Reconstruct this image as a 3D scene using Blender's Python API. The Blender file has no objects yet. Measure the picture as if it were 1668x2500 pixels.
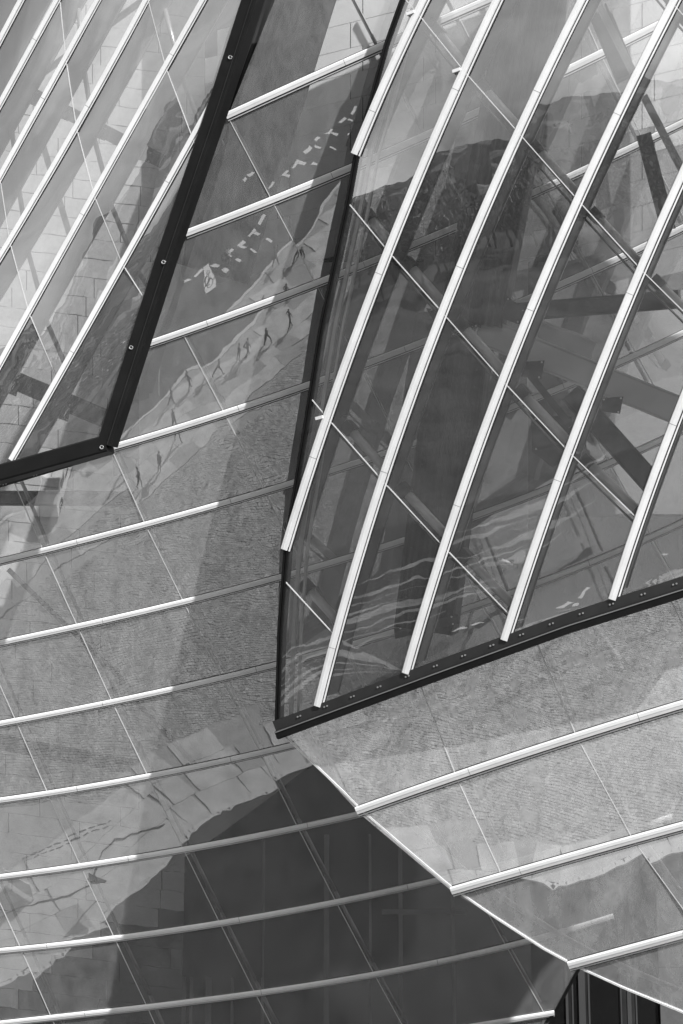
import bpy, bmesh, math, random
import numpy as np
from mathutils import Vector, Matrix
random.seed(7); np.random.seed(7)
sc = bpy.context.scene
COL = sc.collection

# ---- camera ------------------------------------------------------------------
cam = bpy.data.objects.new('camera', bpy.data.cameras.new('camera'))
COL.objects.link(cam); sc.camera = cam
cam.location = (0, 0, 1.7)
cam.rotation_euler = (math.radians(90 + 17), 0, 0)
cam.data.sensor_fit = 'VERTICAL'
cam.data.sensor_height = 36
cam.data.lens = 36 * 5881.0 / 2500
cam.data.clip_start = .5
cam.data.clip_end = 6000

# ---- light -------------------------------------------------------------------
SUN_EL, SUN_AZ = math.radians(33), math.radians(30)      # azimuth: from straight behind the camera towards its right
to_sun = Vector((math.sin(SUN_AZ) * math.cos(SUN_EL), -math.cos(SUN_AZ) * math.cos(SUN_EL), math.sin(SUN_EL)))
sun = bpy.data.objects.new('sun', bpy.data.lights.new('sun', 'SUN'))
COL.objects.link(sun)
sun.data.energy = 5.0; sun.data.angle = math.radians(.55); sun.data.color = (1, 1, 1)
sun.rotation_euler = to_sun.to_track_quat('Z', 'Y').to_euler()
W = bpy.data.worlds.new('World'); sc.world = W; W.use_nodes = True
nt = W.node_tree; nt.nodes.clear()
def nn(t, k, **kw):
    n = t.nodes.new(k)
    for a, b in kw.items():
        if a in n.inputs: n.inputs[a].default_value = b
        else: setattr(n, a, b)
    return n
sky = nn(nt, 'ShaderNodeTexSky', sky_type='NISHITA', sun_disc=False)
sky.sun_elevation = SUN_EL; sky.sun_rotation = math.pi - SUN_AZ
bw = nn(nt, 'ShaderNodeRGBToBW')                               # a black and white photograph
tc = nn(nt, 'ShaderNodeTexCoord'); mp = nn(nt, 'ShaderNodeMapping'); mp.inputs['Scale'].default_value = (1, 1, 2.6)
n1 = nn(nt, 'ShaderNodeTexNoise', Scale=3.2, Detail=7.0, Roughness=.55, Distortion=.6)
cr = nn(nt, 'ShaderNodeValToRGB'); cr.color_ramp.elements[0].position = .42; cr.color_ramp.elements[1].position = .68
mx = nn(nt, 'ShaderNodeMix', data_type='FLOAT')
mx.inputs['B'].default_value = 9.5
bg = nn(nt, 'ShaderNodeBackground', Strength=.12)
out = nn(nt, 'ShaderNodeOutputWorld')
L = nt.links.new
L(sky.outputs[0], bw.inputs[0]); L(tc.outputs['Generated'], mp.inputs[0]); L(mp.outputs[0], n1.inputs['Vector'])
L(n1.outputs[0], cr.inputs[0]); L(cr.outputs[0], mx.inputs['Factor']); L(bw.outputs[0], mx.inputs['A'])
L(mx.outputs['Result'], bg.inputs[0]); L(bg.outputs[0], out.inputs[0])
sc.view_settings.view_transform = 'Standard'; sc.view_settings.look = 'None'
sc.view_settings.gamma = 1; sc.view_settings.use_curve_mapping = False
sc.view_settings.exposure = .46
sc.cycles.use_denoising = True
sc.cycles.max_bounces = 10; sc.cycles.transparent_max_bounces = 24
sc.cycles.glossy_bounces = 4; sc.cycles.diffuse_bounces = 2; sc.cycles.transmission_bounces = 4
sc.cycles.sample_clamp_indirect = 8
sc.cycles.caustics_reflective = False; sc.cycles.caustics_refractive = False

# ---- geometry core -----------------------------------------------------------
S_ = 2.0
FPX = 5881.0
PITCH = math.radians(17)
EYE = np.array([0.0, 0.0, 1.7])
FWD = np.array([0, math.cos(PITCH), math.sin(PITCH)])
UPV = np.array([0, -math.sin(PITCH), math.cos(PITCH)])
RGT = np.array([1.0, 0, 0])

def ray(x, y):
    d = FWD + RGT * ((x - 834) / FPX) + UPV * ((1250 - y) / FPX)
    return d / np.linalg.norm(d)

def project(p):
    d = np.asarray(p) - EYE
    w = d.dot(FWD)
    return 834 + FPX * d.dot(RGT) / w, 1250 - FPX * d.dot(UPV) / w

class Surf:
    """a gently bulging sheet y = f(x, z), metres"""
    def __init__(s, x0, z0, y0, a, b, xx, xz, zz):
        s.q = (x0 * S_, 1.7 + (z0 - 1.7) * S_, y0 * S_, a, b, xx / S_, xz / S_, zz / S_)
    def f(s, x, z):
        x0, z0, y0, a, b, xx, xz, zz = s.q
        u, v = x - x0, z - z0
        return y0 + a * u + b * v + .5 * xx * u * u + xz * u * v + .5 * zz * v * v
    def n(s, p):
        x0, z0, y0, a, b, xx, xz, zz = s.q
        u, v = p[0] - x0, p[2] - z0
        n = np.array([a + xx * u + xz * v, -1.0, b + xz * u + zz * v])
        return n / np.linalg.norm(n)
    def hit(s, px, py, back=0.0):
        d = ray(px, py)
        t = 80.0
        for i in range(40):
            p = EYE + d * t
            e = s.f(p[0], p[2]) + back - p[1]
            if abs(e) < 1e-4: break
            t += e / d[1] * .8
        return EYE + d * t

SB = Surf(-2, 13, 40, 0.0, -.58, .02, 0, .007)
SA = Surf(-4, 19, 35.1, -.38, -.239, .02, -.0215, .002)
SC = Surf(3, 16, 34.9, -.40, -.307, .03, 0, .018)
SD = Surf(3, 8.5, 38.56, -.27, -.55, .02, 0, .026)

def poly(pts, deg=None):
    """smooth curve v(u) through a few measured points"""
    a = np.array(pts, float)
    deg = min(3, len(pts) - 1) if deg is None else deg
    c = np.polyfit(a[:, 0] / 1000, a[:, 1] / 1000, deg)
    return lambda u: float(np.polyval(c, u / 1000) * 1000)

def lin(pts):
    a = np.array(pts, float)
    def g(u):
        if u <= a[0, 0]: i = 0
        elif u >= a[-1, 0]: i = len(a) - 2
        else: i = int(np.searchsorted(a[:, 0], u)) - 1
        i = max(0, i)
        return float(a[i, 1] + (a[i + 1, 1] - a[i, 1]) * (u - a[i, 0]) / (a[i + 1, 0] - a[i, 0]))
    return g

def flip(pts): return sorted((y, x) for x, y in pts)

# the centre sail: bars y(x)
bB1 = poly([(554,284),(840,161),(955,102),(1072,54),(1192,0),(1750,-230)], 2)
bB = [lambda u: bB1(u) - 292 + .02 * (u - 600), bB1,
  poly([(454,573),(840,420),(868,404),(919,386),(1069,316),(1160,275),(1390,180),(1599,62)], 2),
  poly([(364,840),(804,682),(855,663),(935,631),(1010,595),(1098,557),(1299,477),(1433,412),(1700,285)], 2),
  poly([(-60,1182),(279,1089),(756,939),(898,893),(1042,832),(1257,740),(1364,700),(1530,625),(1700,540)], 2),
  poly([(0,1372),(268,1304),(362,1277),(720,1180),(828,1148),(951,1102),(1246,995),(1331,960),(1514,888),(1668,813)], 3),
  poly([(0,1572),(187,1529),(386,1484),(694,1409),(828,1369),(973,1326),(1160,1257),(1337,1193),(1508,1123),(1615,1075)], 3),
  poly([(0,1768),(268,1714),(536,1658),(679,1626),(793,1588),(1100,1500),(1700,1260)], 3),
  poly([(0,1956),(354,1893),(718,1820),(828,1794),(943,1765),(1235,1674),(1395,1620),(1600,1556)], 3),
  poly([(0,2141),(187,2117),(445,2074),(723,2021),(887,1986),(1165,1914),(1257,1889),(1700,1745)], 3),
  poly([(0,2322),(273,2291),(530,2254),(840,2200),(1080,2147),(1171,2123),(1455,2047),(1640,1995)], 3),
  poly([(0,2497),(123,2487),(359,2460),(619,2422),(840,2392),(1096,2342),(1289,2299),(1337,2284),(1498,2235)], 3),
  poly([(0,2674),(600,2590),(1182,2500),(1353,2473)], 2),
  poly([(0,2860),(600,2780),(1182,2690),(1250,2680)], 1)]
B_U0 = [700,553,454,364,-60,-60,-60,-60,-60,-60,-60,-60,-60,-60]
B_BAR0 = [700,553,454,364,279,-60,-60,-60,-60,-60,-60,-60,-60,-60]
B_U1 = [1750]*10 + [1640,1498,1353,1235]
B_CH = [lin(flip(c)) for c in (
  [(820,-90),(863,0),(922,107),(985,225),(1100,440),(1300,800),(1500,1150),(1700,1500)],
  [(1100,0),(1300,400),(1600,950),(1800,1300)],
  [(1330,-200),(1400,0),(1600,400),(1760,700)],
  [(540,255),(565,300),(659,479),(674,509),(745,640),(766,684),(900,930),(957,1050),(1100,1330),(1300,1700),(1400,1880),(1560,2150)],
  [(390,705),(404,730),(442,805),(544,1000),(640,1190),(702,1302),(830,1560),(960,1830),(1060,2020),(1150,2150),(1198,2235),(1230,2299),(1327,2470)],
  [(240,1040),(281,1110),(343,1257),(366,1302),(445,1462),(537,1647),(632,1829),(722,2010),(815,2191),(908,2368),(983,2500),(1080,2700)],
  [(-20,1080),(35,1172),(70,1257),(102,1336),(186,1521),(271,1707),(354,1880),(444,2065),(532,2243),(619,2417),(664,2500),(760,2700)],
  [(-110,1440),(0,1663),(36,1752),(91,1880),(114,1930),(194,2107),(275,2280),(358,2454),(450,2660)],
  [(-140,1900),(-80,2030),(0,2203),(48,2309),(124,2479),(200,2660)])]
# the upper left sail: bars x(y)
bA = [poly(flip(p), 2 if len(p) > 2 else 1) for p in (
  [(-20,0),(-140,205)], [(54,0),(0,102),(-70,235)], [(142,0),(70,131),(0,258)], [(241,0),(0,436)],
  [(360,0),(271,160),(184,316),(87,490),(0,628)], [(498,0),(407,160),(230,477),(137,640),(75,762),(0,888)],
  [(514,257),(482,321),(390,488),(300,640),(145,920),(29,1124)])]
bA.append(poly(flip([(514,257),(385,662),(262,1085)]), 2))
A_CH = [lin(flip(c)) for c in (
  [(140,-60),(147,0),(163,158),(187,310),(231,480),(295,638),(351,727),(400,800)],
  [(350,-60),(364,8),(402,155),(466,327),(520,450)],
  [(-30,200),(0,430),(22,580),(64,746),(137,920),(238,1065),(270,1110)])]
A_RNG = [  # row: (upper bar u0,u1),(lower bar u0,u1)
  ((-60,140),(-60,235)), ((-60,235),(-60,395)), ((-60,395),(-60,570)), ((-60,570),(-60,760)),
  ((-60,760),(-60,1196)), ((-450,1196),(257,1124)), ((257,1124),(257,1085))]
# the right sail: bars x(y); first entry is its left edge
bCe = lin(flip([(1010,-70),(985,0),(947,106),(904,266),(873,375),(851,500),(787,798),(745,1064),(702,1330),(686,1543),(679,1773)]))
bCs = [poly(flip(p), 2) for p in (
  [(1072,-70),(1040,0),(1018,48),(959,166),(898,300),(873,375)],
  [(1224,0),(1144,145),(1042,375),(951,620),(831,941),(804,1027),(724,1240),(699,1342)],
  [(1423,0),(1283,300),(1139,632),(1080,759),(1005,963),(908,1260),(831,1540),(777,1722)],
  [(1653,0),(1519,257),(1412,487),(1350,637),(1230,931),(1117,1260),(1058,1417),(994,1642)],
  [(1850,50),(1668,423),(1578,637),(1396,1091),(1334,1260),(1235,1561)],
  [(1905,450),(1668,979),(1567,1260),(1498,1462)],
  [(1905,1010),(1780,1270),(1735,1385)])]
def left_of_C(i):
    if i == 0: return lambda v: bCs[0](v) if v < 375 else bCe(v)
    return lambda v: bCs[1](v) if v < 1342 else bCe(v)
bC = [bCe, bCs[0], left_of_C(0), bCs[1], left_of_C(1), bCs[2], bCs[3], bCs[4], bCs[5], bCs[6]]
bC += [(lambda v, k=k: bCs[6](v) + 225 * k) for k in (1, 2)]
T_ = -420
C_ROWS = [(0,1,(T_,375),(T_,375)), (2,3,(T_,1342),(T_,1342)), (4,5,(T_,1771),(T_,1722)), (5,6,(T_,1722),(T_,1642)),
  (6,7,(T_,1642),(T_,1561)), (7,8,(T_,1561),(T_,1462)), (8,9,(T_,1462),(T_,1390)), (9,10,(T_,1390),(T_,1310)), (10,11,(T_,1310),(T_,1230))]
C_CH = [lin(flip(c)) for c in (
  [(940,-70),(991,0),(1034,48),(1149,193),(1278,337),(1417,495),(1570,663),(1668,759),(1800,890)],
  [(852,497),(946,611),(1077,759),(1219,920),(1375,1089),(1546,1257),(1668,1366),(1740,1430)],
  [(735,938),(758,971),(828,1054),(930,1169),(1077,1328),(1238,1494),(1283,1540)],
  [(697,1420),(812,1545),(930,1669)],
  [(1480,-190),(1645,11),(1668,35),(1760,140)])]
# the lower right sail: bars y(x)
bD = [poly([(681,1782),(1064,1638),(1383,1521),(1668,1431),(1750,1405)], 2),
  poly([(873,1980),(1096,1905),(1171,1878),(1417,1795),(1668,1722)], 2),
  poly([(1104,2176),(1257,2133),(1535,2053),(1668,2018)], 2),
  poly([(1390,2358),(1524,2321),(1668,2283)], 1), poly([(1680,2480),(1800,2455)], 1)]
D_U0 = [690, 873, 1104, 1390, 1690]
D_CH = [lin(flip(c)) for c in (
  [(760,1740),(771,1768),(824,1925),(850,2000)],
  [(1010,1630),(1029,1679),(1107,1880),(1223,2134),(1329,2318)],
  [(1290,1520),(1315,1580),(1409,1800),(1540,2042),(1668,2219),(1740,2320)],
  [(1615,1410),(1634,1460),(1668,1532),(1760,1720)])]
D_EDGE = [(696,1797),(828,1922),(887,1980),(989,2069),(1096,2160),(1203,2235),(1326,2315),(1396,2353),(1524,2412),(1668,2471),(1760,2512)]

class Row:
    """one strip of glass between two neighbouring bars, straight from bar to bar"""
    def __init__(s, surf, up, lo, ru, rl, chains, mode):
        s.surf, s.up, s.lo, s.ru, s.rl, s.mode = surf, up, lo, ru, rl, mode
        cuts = []
        for ch in chains:
            a, b = s.meet(ch, up, ru), s.meet(ch, lo, rl)
            if a is None and b is None: continue
            cuts.append((a, b, ch))
        s.cuts = sorted(((a if a is not None else (-9 if 0 else None), b, c) for a, b, c in cuts), key=lambda c: (c[0] if c[0] is not None else c[1] - .02))
    def meet(s, ch, bar, r):
        """parameter (0..1) along the bar where a seam chain x(y) meets it"""
        best = None
        N = 240
        prev = None
        for k in range(N + 1):
            t = k / N
            u = r[0] + (r[1] - r[0]) * t
            x, y = s.xy(bar, u)
            e = x - ch(y)
            if prev is not None and prev[1] * e <= 0 and abs(e) < 60:
                t0, e0 = prev
                best = t0 + (t - t0) * (e0 / (e0 - e) if e0 != e else 0)
                break
            prev = (t, e)
        return best
    def xy(s, bar, u):
        return (u, bar(u)) if s.mode == 'x' else (bar(u), u)
    def pt(s, which, t):
        bar, r = (s.up, s.ru) if which == 0 else (s.lo, s.rl)
        return s.surf.hit(*s.xy(bar, r[0] + (r[1] - r[0]) * t))
    def patch(s, a, b):
        return s.pt(0, a) * (1 - b) + s.pt(1, a) * b

ROWS = {}
ROWS['B'] = [Row(SB, bB[i], bB[i+1], (B_U0[i] if i else 700, B_U1[i]), (B_U0[i+1] if i + 1 != 4 else 279, B_U1[i+1]), B_CH, 'x') for i in range(13)]
ROWS['B'][4] = Row(SB, bB[4], bB[5], (-60, 1750), (-60, 1750), B_CH, 'x')
ROWS['A'] = [Row(SA, bA[i], bA[i+1], A_RNG[i][0], A_RNG[i][1], A_CH, 'y') for i in range(7)]
ROWS['C'] = [Row(SC, bC[a], bC[b], ra, rb, C_CH, 'y') for a, b, ra, rb in C_ROWS]
ROWS['D'] = [Row(SD, bD[i], bD[i+1], (D_U0[i], 2100), (D_U0[i+1], 2100), D_CH, 'x') for i in range(4)]
# ---- end of geometry core ----------------------------------------------------

# ---- materials ---------------------------------------------------------------
def new_mat(name):
    m = bpy.data.materials.new(name); m.use_nodes = True
    m.node_tree.nodes.clear()
    return m, m.node_tree, m.node_tree.nodes.new('ShaderNodeOutputMaterial')

def plain(name, v, rough=.6, spread=.12, scale=2.0, spec=.4, metal=0.0, stretch=(1, 1, 1), bump=0.0, detail=6.0, fine=0.0):
    """grey surface with an uneven tone"""
    m, t, o = new_mat(name)
    p = nn(t, 'ShaderNodeBsdfPrincipled', Roughness=rough, Metallic=metal)
    p.inputs['Specular IOR Level'].default_value = spec
    tc = nn(t, 'ShaderNodeTexCoord'); mp = nn(t, 'ShaderNodeMapping'); mp.inputs['Scale'].default_value = stretch
    n = nn(t, 'ShaderNodeTexNoise', Scale=scale, Detail=detail, Roughness=.62)
    r = nn(t, 'ShaderNodeValToRGB')
    a, b = max(0, v * (1 - spread)), min(1, v * (1 + spread))
    r.color_ramp.elements[0].position = .3; r.color_ramp.elements[0].color = (a, a, a, 1)
    r.color_ramp.elements[1].position = .7; r.color_ramp.elements[1].color = (b, b, b, 1)
    l = t.links.new
    l(tc.outputs['Object'], mp.inputs[0]); l(mp.outputs[0], n.inputs['Vector']); l(n.outputs[0], r.inputs[0])
    colour = r.outputs[0]
    if fine:
        n2 = nn(t, 'ShaderNodeTexNoise', Scale=scale * 14, Detail=4.0)
        l(mp.outputs[0], n2.inputs['Vector'])
        q = nn(t, 'ShaderNodeMix', data_type='RGBA', blend_type='OVERLAY'); q.inputs['Factor'].default_value = fine
        l(colour, q.inputs['A']); l(n2.outputs[0], q.inputs['B']); colour = q.outputs['Result']
    l(colour, p.inputs['Base Color'])
    if bump:
        b_ = nn(t, 'ShaderNodeBump', Strength=bump, Distance=.02)
        l(n.outputs[0], b_.inputs['Height']); l(b_.outputs[0], p.inputs['Normal'])
    l(p.outputs[0], o.inputs[0])
    return m

def stones(name, v, spread):
    """every sett its own grey, with worn and stained patches"""
    m, t, o = new_mat(name); l = t.links.new
    p = nn(t, 'ShaderNodeBsdfPrincipled', Roughness=.7); p.inputs['Specular IOR Level'].default_value = .3
    tc = nn(t, 'ShaderNodeTexCoord'); vo = nn(t, 'ShaderNodeTexVoronoi', Scale=4.2); n = nn(t, 'ShaderNodeTexNoise', Scale=.33, Detail=9.0, Roughness=.74, Distortion=1.2)
    bwn = nn(t, 'ShaderNodeRGBToBW'); q = nn(t, 'ShaderNodeMix', data_type='FLOAT'); q.inputs['Factor'].default_value = .72
    mr = nn(t, 'ShaderNodeMapRange'); mr.inputs['From Min'].default_value = .25; mr.inputs['From Max'].default_value = .75
    mr.inputs['To Min'].default_value = v * (1 - spread); mr.inputs['To Max'].default_value = v * (1 + spread)
    ms = nn(t, 'ShaderNodeMapping'); ms.inputs['Rotation'].default_value = (0, 0, .7); ms.inputs['Scale'].default_value = (1.5, .45, 1); l(tc.outputs['Object'], ms.inputs[0])
    l(tc.outputs['Object'], vo.inputs['Vector']); l(ms.outputs[0], n.inputs['Vector']); l(vo.outputs['Color'], bwn.inputs[0])
    l(bwn.outputs[0], q.inputs['A']); l(n.outputs[0], q.inputs['B']); l(q.outputs['Result'], mr.inputs[0]); l(mr.outputs[0], p.inputs['Base Color']); l(p.outputs[0], o.inputs[0])
    return m

def timber(name, v, spread):
    """planed laminated timber: long grain along local Z, laminations, a few knots"""
    m, t, o = new_mat(name); l = t.links.new
    p = nn(t, 'ShaderNodeBsdfPrincipled', Roughness=.7); p.inputs['Specular IOR Level'].default_value = .25
    tc = nn(t, 'ShaderNodeTexCoord'); mp = nn(t, 'ShaderNodeMapping'); mp.inputs['Scale'].default_value = (3.2, 3.2, .13)
    n = nn(t, 'ShaderNodeTexNoise', Scale=1.6, Detail=9.0, Roughness=.65)
    w = nn(t, 'ShaderNodeTexWave', Scale=.45, Distortion=3.5, Detail=3.0); w.bands_direction = 'X'
    mp2 = nn(t, 'ShaderNodeMapping'); mp2.inputs['Scale'].default_value = (3.2, 3.2, .04)
    r = nn(t, 'ShaderNodeValToRGB'); a, b = v * (1 - spread), v * (1 + spread)
    r.color_ramp.elements[0].position = .3; r.color_ramp.elements[0].color = (a, a, a, 1)
    r.color_ramp.elements[1].position = .72; r.color_ramp.elements[1].color = (b, b, b, 1)
    k = nn(t, 'ShaderNodeTexVoronoi', Scale=1.5); mp3 = nn(t, 'ShaderNodeMapping'); mp3.inputs['Scale'].default_value = (1.6, 1.6, .5)
    kr = nn(t, 'ShaderNodeValToRGB'); kr.color_ramp.elements[0].position = .05; kr.color_ramp.elements[0].color = (.3, .3, .3, 1); kr.color_ramp.elements[1].position = .1
    q = nn(t, 'ShaderNodeMix', data_type='RGBA', blend_type='OVERLAY'); q.inputs['Factor'].default_value = .28
    q2 = nn(t, 'ShaderNodeMix', data_type='RGBA', blend_type='MULTIPLY'); q2.inputs['Factor'].default_value = .8
    for mm in (mp, mp2, mp3): l(tc.outputs['Object'], mm.inputs[0])
    l(mp.outputs[0], n.inputs['Vector']); l(n.outputs[0], r.inputs[0]); l(mp2.outputs[0], w.inputs['Vector'])
    l(r.outputs[0], q.inputs['A']); l(w.outputs[0], q.inputs['B'])
    l(mp3.outputs[0], k.inputs['Vector']); l(k.outputs['Distance'], kr.inputs[0])
    l(q.outputs['Result'], q2.inputs['A']); l(kr.outputs[0], q2.inputs['B']); l(q2.outputs['Result'], p.inputs['Base Color'])
    l(p.outputs[0], o.inputs[0])
    return m

def glass(name, base, fres, tint, frit, wave=.012, seed=0):
    """coated, finely fritted facade glass: part mirror, part see-through, part white dots"""
    m, t, o = new_mat(name); l = t.links.new
    tc = nn(t, 'ShaderNodeTexCoord'); mp = nn(t, 'ShaderNodeMapping'); mp.inputs['Location'].default_value = (seed, seed * 2, 0)
    n = nn(t, 'ShaderNodeTexNoise', Scale=.42, Detail=2.5, Roughness=.45)
    b = nn(t, 'ShaderNodeBump', Strength=1.0, Distance=wave)
    tr = nn(t, 'ShaderNodeBsdfTransparent'); tr.inputs[0].default_value = (tint, tint, tint, 1)
    gl = nn(t, 'ShaderNodeBsdfGlossy', Roughness=0.0); gl.inputs[0].default_value = (.93, .93, .93, 1)
    fr = nn(t, 'ShaderNodeFresnel', IOR=1.5)
    ma = nn(t, 'ShaderNodeMath', operation='MULTIPLY_ADD'); ma.inputs[1].default_value = fres; ma.inputs[2].default_value = base
    ma.use_clamp = True
    s1 = nn(t, 'ShaderNodeMixShader'); s2 = nn(t, 'ShaderNodeMixShader')
    df = nn(t, 'ShaderNodeBsdfDiffuse'); df.inputs[0].default_value = (.78, .78, .78, 1)
    # dust and rain streaks make the frit a little uneven
    mp2 = nn(t, 'ShaderNodeMapping'); mp2.inputs['Scale'].default_value = (1.0, 1.0, .16)
    n2 = nn(t, 'ShaderNodeTexNoise', Scale=1.7, Detail=10.0, Roughness=.72, Distortion=.4)
    mr = nn(t, 'ShaderNodeMapRange'); mr.inputs['From Min'].default_value = .3; mr.inputs['From Max'].default_value = .75
    mr.inputs['To Min'].default_value = frit * .62; mr.inputs['To Max'].default_value = frit * 1.5
    l(tc.outputs['Object'], mp.inputs[0]); l(mp.outputs[0], n.inputs['Vector']); l(n.outputs[0], b.inputs['Height'])
    l(b.outputs[0], gl.inputs['Normal'])
    l(tc.outputs['Object'], mp2.inputs[0]); l(mp2.outputs[0], n2.inputs['Vector']); l(n2.outputs[0], mr.inputs[0])
    l(fr.outputs[0], ma.inputs[0]); l(ma.outputs[0], s1.inputs[0]); l(tr.outputs[0], s1.inputs[1]); l(gl.outputs[0], s1.inputs[2])
    l(mr.outputs[0], s2.inputs[0]); l(s1.outputs[0], s2.inputs[1]); l(df.outputs[0], s2.inputs[2]); l(s2.outputs[0], o.inputs[0])
    return m

def clear(name, tint):
    m, t, o = new_mat(name)
    tr = nn(t, 'ShaderNodeBsdfTransparent'); tr.inputs[0].default_value = (tint, tint, tint, 1)
    t.links.new(tr.outputs[0], o.inputs[0])
    return m

M = {
 'white': plain('white_aluminium', .66, .45, .07, .9, .35, fine=.08),
 'black': plain('black_steel', .007, .5, .3, 1.5, .2),
 'flange': plain('dark_flange', .026, .45, .2, 1.2, .3),
 'gasket': plain('black_gasket', .012, .6, .1, 3, .3),
 'fin': plain('grey_fin', .20, .5, .12, .8, .4, stretch=(1, 1, .3)),
 'findark': plain('grey_fin_dark', .16, .5, .15, .8, .4, stretch=(1, 1, .3)),
 'seam': plain('pale_silicone', .5, .5, .05, 4, .3),
 'tube': plain('steel_tube', .30, .3, .1, 3, .6, metal=.5),
 'tubelight': plain('pale_steel_tube', .72, .35, .1, 3, .5, metal=.1),
 'bolt': plain('bright_bolt', .6, .3, .1, 8, .6, metal=.8),
 'bracket': plain('dark_bracket', .06, .45, .25, 3, .5),
 'timber': timber('weathered_timber', .105, .8),
 'timberdark': timber('dark_timber', .028, .85),
 'panel': plain('white_concrete_panel', .64, .7, .10, .9, .2, fine=.2),
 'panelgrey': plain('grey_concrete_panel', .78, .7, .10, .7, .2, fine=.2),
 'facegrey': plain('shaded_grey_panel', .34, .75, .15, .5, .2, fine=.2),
 'core': plain('dark_interior', .034, .8, .95, .11, .2),  # broad mottling paints soft patches of light on the inner wall
 'asphalt': plain('asphalt', .032, .85, .18, .9, .2, fine=.35, bump=.2),
 'paint': plain('road_paint', .62, .7, .1, 3, .2, fine=.2),
 'wornpaint': plain('worn_paint', .23, .8, .5, .4, .2, fine=.3),
 'slab': plain('paving_slab', .40, .75, .25, .8, .2, fine=.25),
 'slabdark': plain('stained_slab', .27, .75, .15, .8, .2, fine=.25),
 'pale': plain('pale_painted_steel', .75, .5, .05, .7, .3),
 'bed': plain('paving_bed', .28, .9, .2, 2, .1),
 'cobble': stones('cobble', .27, .85),
 'kerbm': plain('kerb_stone', .44, .7, .1, 1, .2),
 'lawn': plain('lawn', .075, .95, .5, .045, .05, stretch=(1, 2.4, 1), detail=9, fine=.55),
 'pool': plain('dark_basin', .018, .3, .5, .3, .15),
 'wood': plain('far_wood', .05, .95, .6, .06, .05, fine=.6),
 'lightwood': plain('wood_highlight', .17, .95, .5, .06, .05, fine=.6),  # paler faces paint scattered highlights into the far crowns
 'innerpost': plain('inner_post', .17, .5, .2, 1, .3),
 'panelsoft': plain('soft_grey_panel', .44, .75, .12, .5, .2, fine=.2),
 'paneldark': plain('dimmed_concrete_panel', .16, .8, .3, .3, .2, fine=.2),  # lower panels darkened in colour to stand in for the dim, deeper interior
 'leaf': plain('leaf', .05, .8, .6, .35, .2),
 'leaflight': plain('leaf_highlight', .28, .8, .5, .3, .2),  # brightened share of leaves, paints white highlights into the crowns
 'bark': plain('bark', .06, .9, .3, 3, .1),
 'cloth': plain('dark_cloth', .03, .9, .3, 6, .1),
 'clothmid': plain('mid_cloth', .14, .9, .3, 6, .1),
 'clothlight': plain('pale_cloth', .5, .9, .15, 6, .1),
 'skin': plain('skin', .32, .6, .08, 9, .3),
 'hair': plain('hair', .02, .6, .2, 9, .3),
 'rubber': plain('rubber', .015, .8, .2, 9, .2),
 'vanwhite': plain('van_paint', .8, .25, .02, 1, .5),
 'window': plain('dark_window', .015, .06, .2, 1, .6),
 'door': plain('dark_door_glass', .004, .25, .2, 1, .12),
 'post': plain('dark_post', .010, .5, .1, 2, .4),  # near-black colour stands in for the deep shadow on the door frames
 'wallgrey': plain('grey_wall', .07, .8, .12, .6, .2, fine=.2),
 'facade': plain('stone_facade', .42, .8, .15, .4, .2),
 'back': clear('glass_back', .96),
}
GL = {'A': glass('glass_upper_left', .30, .9, .84, .07, .009, seed=1), 'B': glass('glass_centre', .25, .9, .80, .115, .009, seed=4),
      'C': glass('glass_right', .21, .8, .985, .03, .009, seed=9), 'D': glass('glass_lower_right', .48, .9, .82, .25, .008, seed=14)}

# ---- mesh helpers ------------------------------------------------------------
def tag(o, label=None, cat=None, group=None, kind=None):
    if label: o['label'] = label
    if cat: o['category'] = cat
    if group: o['group'] = group
    if kind: o['kind'] = kind
    return o

def empty(name, loc=(0, 0, 0), rz=0):
    o = bpy.data.objects.new(name, None); COL.objects.link(o)
    o.location = loc; o.rotation_euler = (0, 0, rz); o.empty_display_size = .3
    return o

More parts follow.
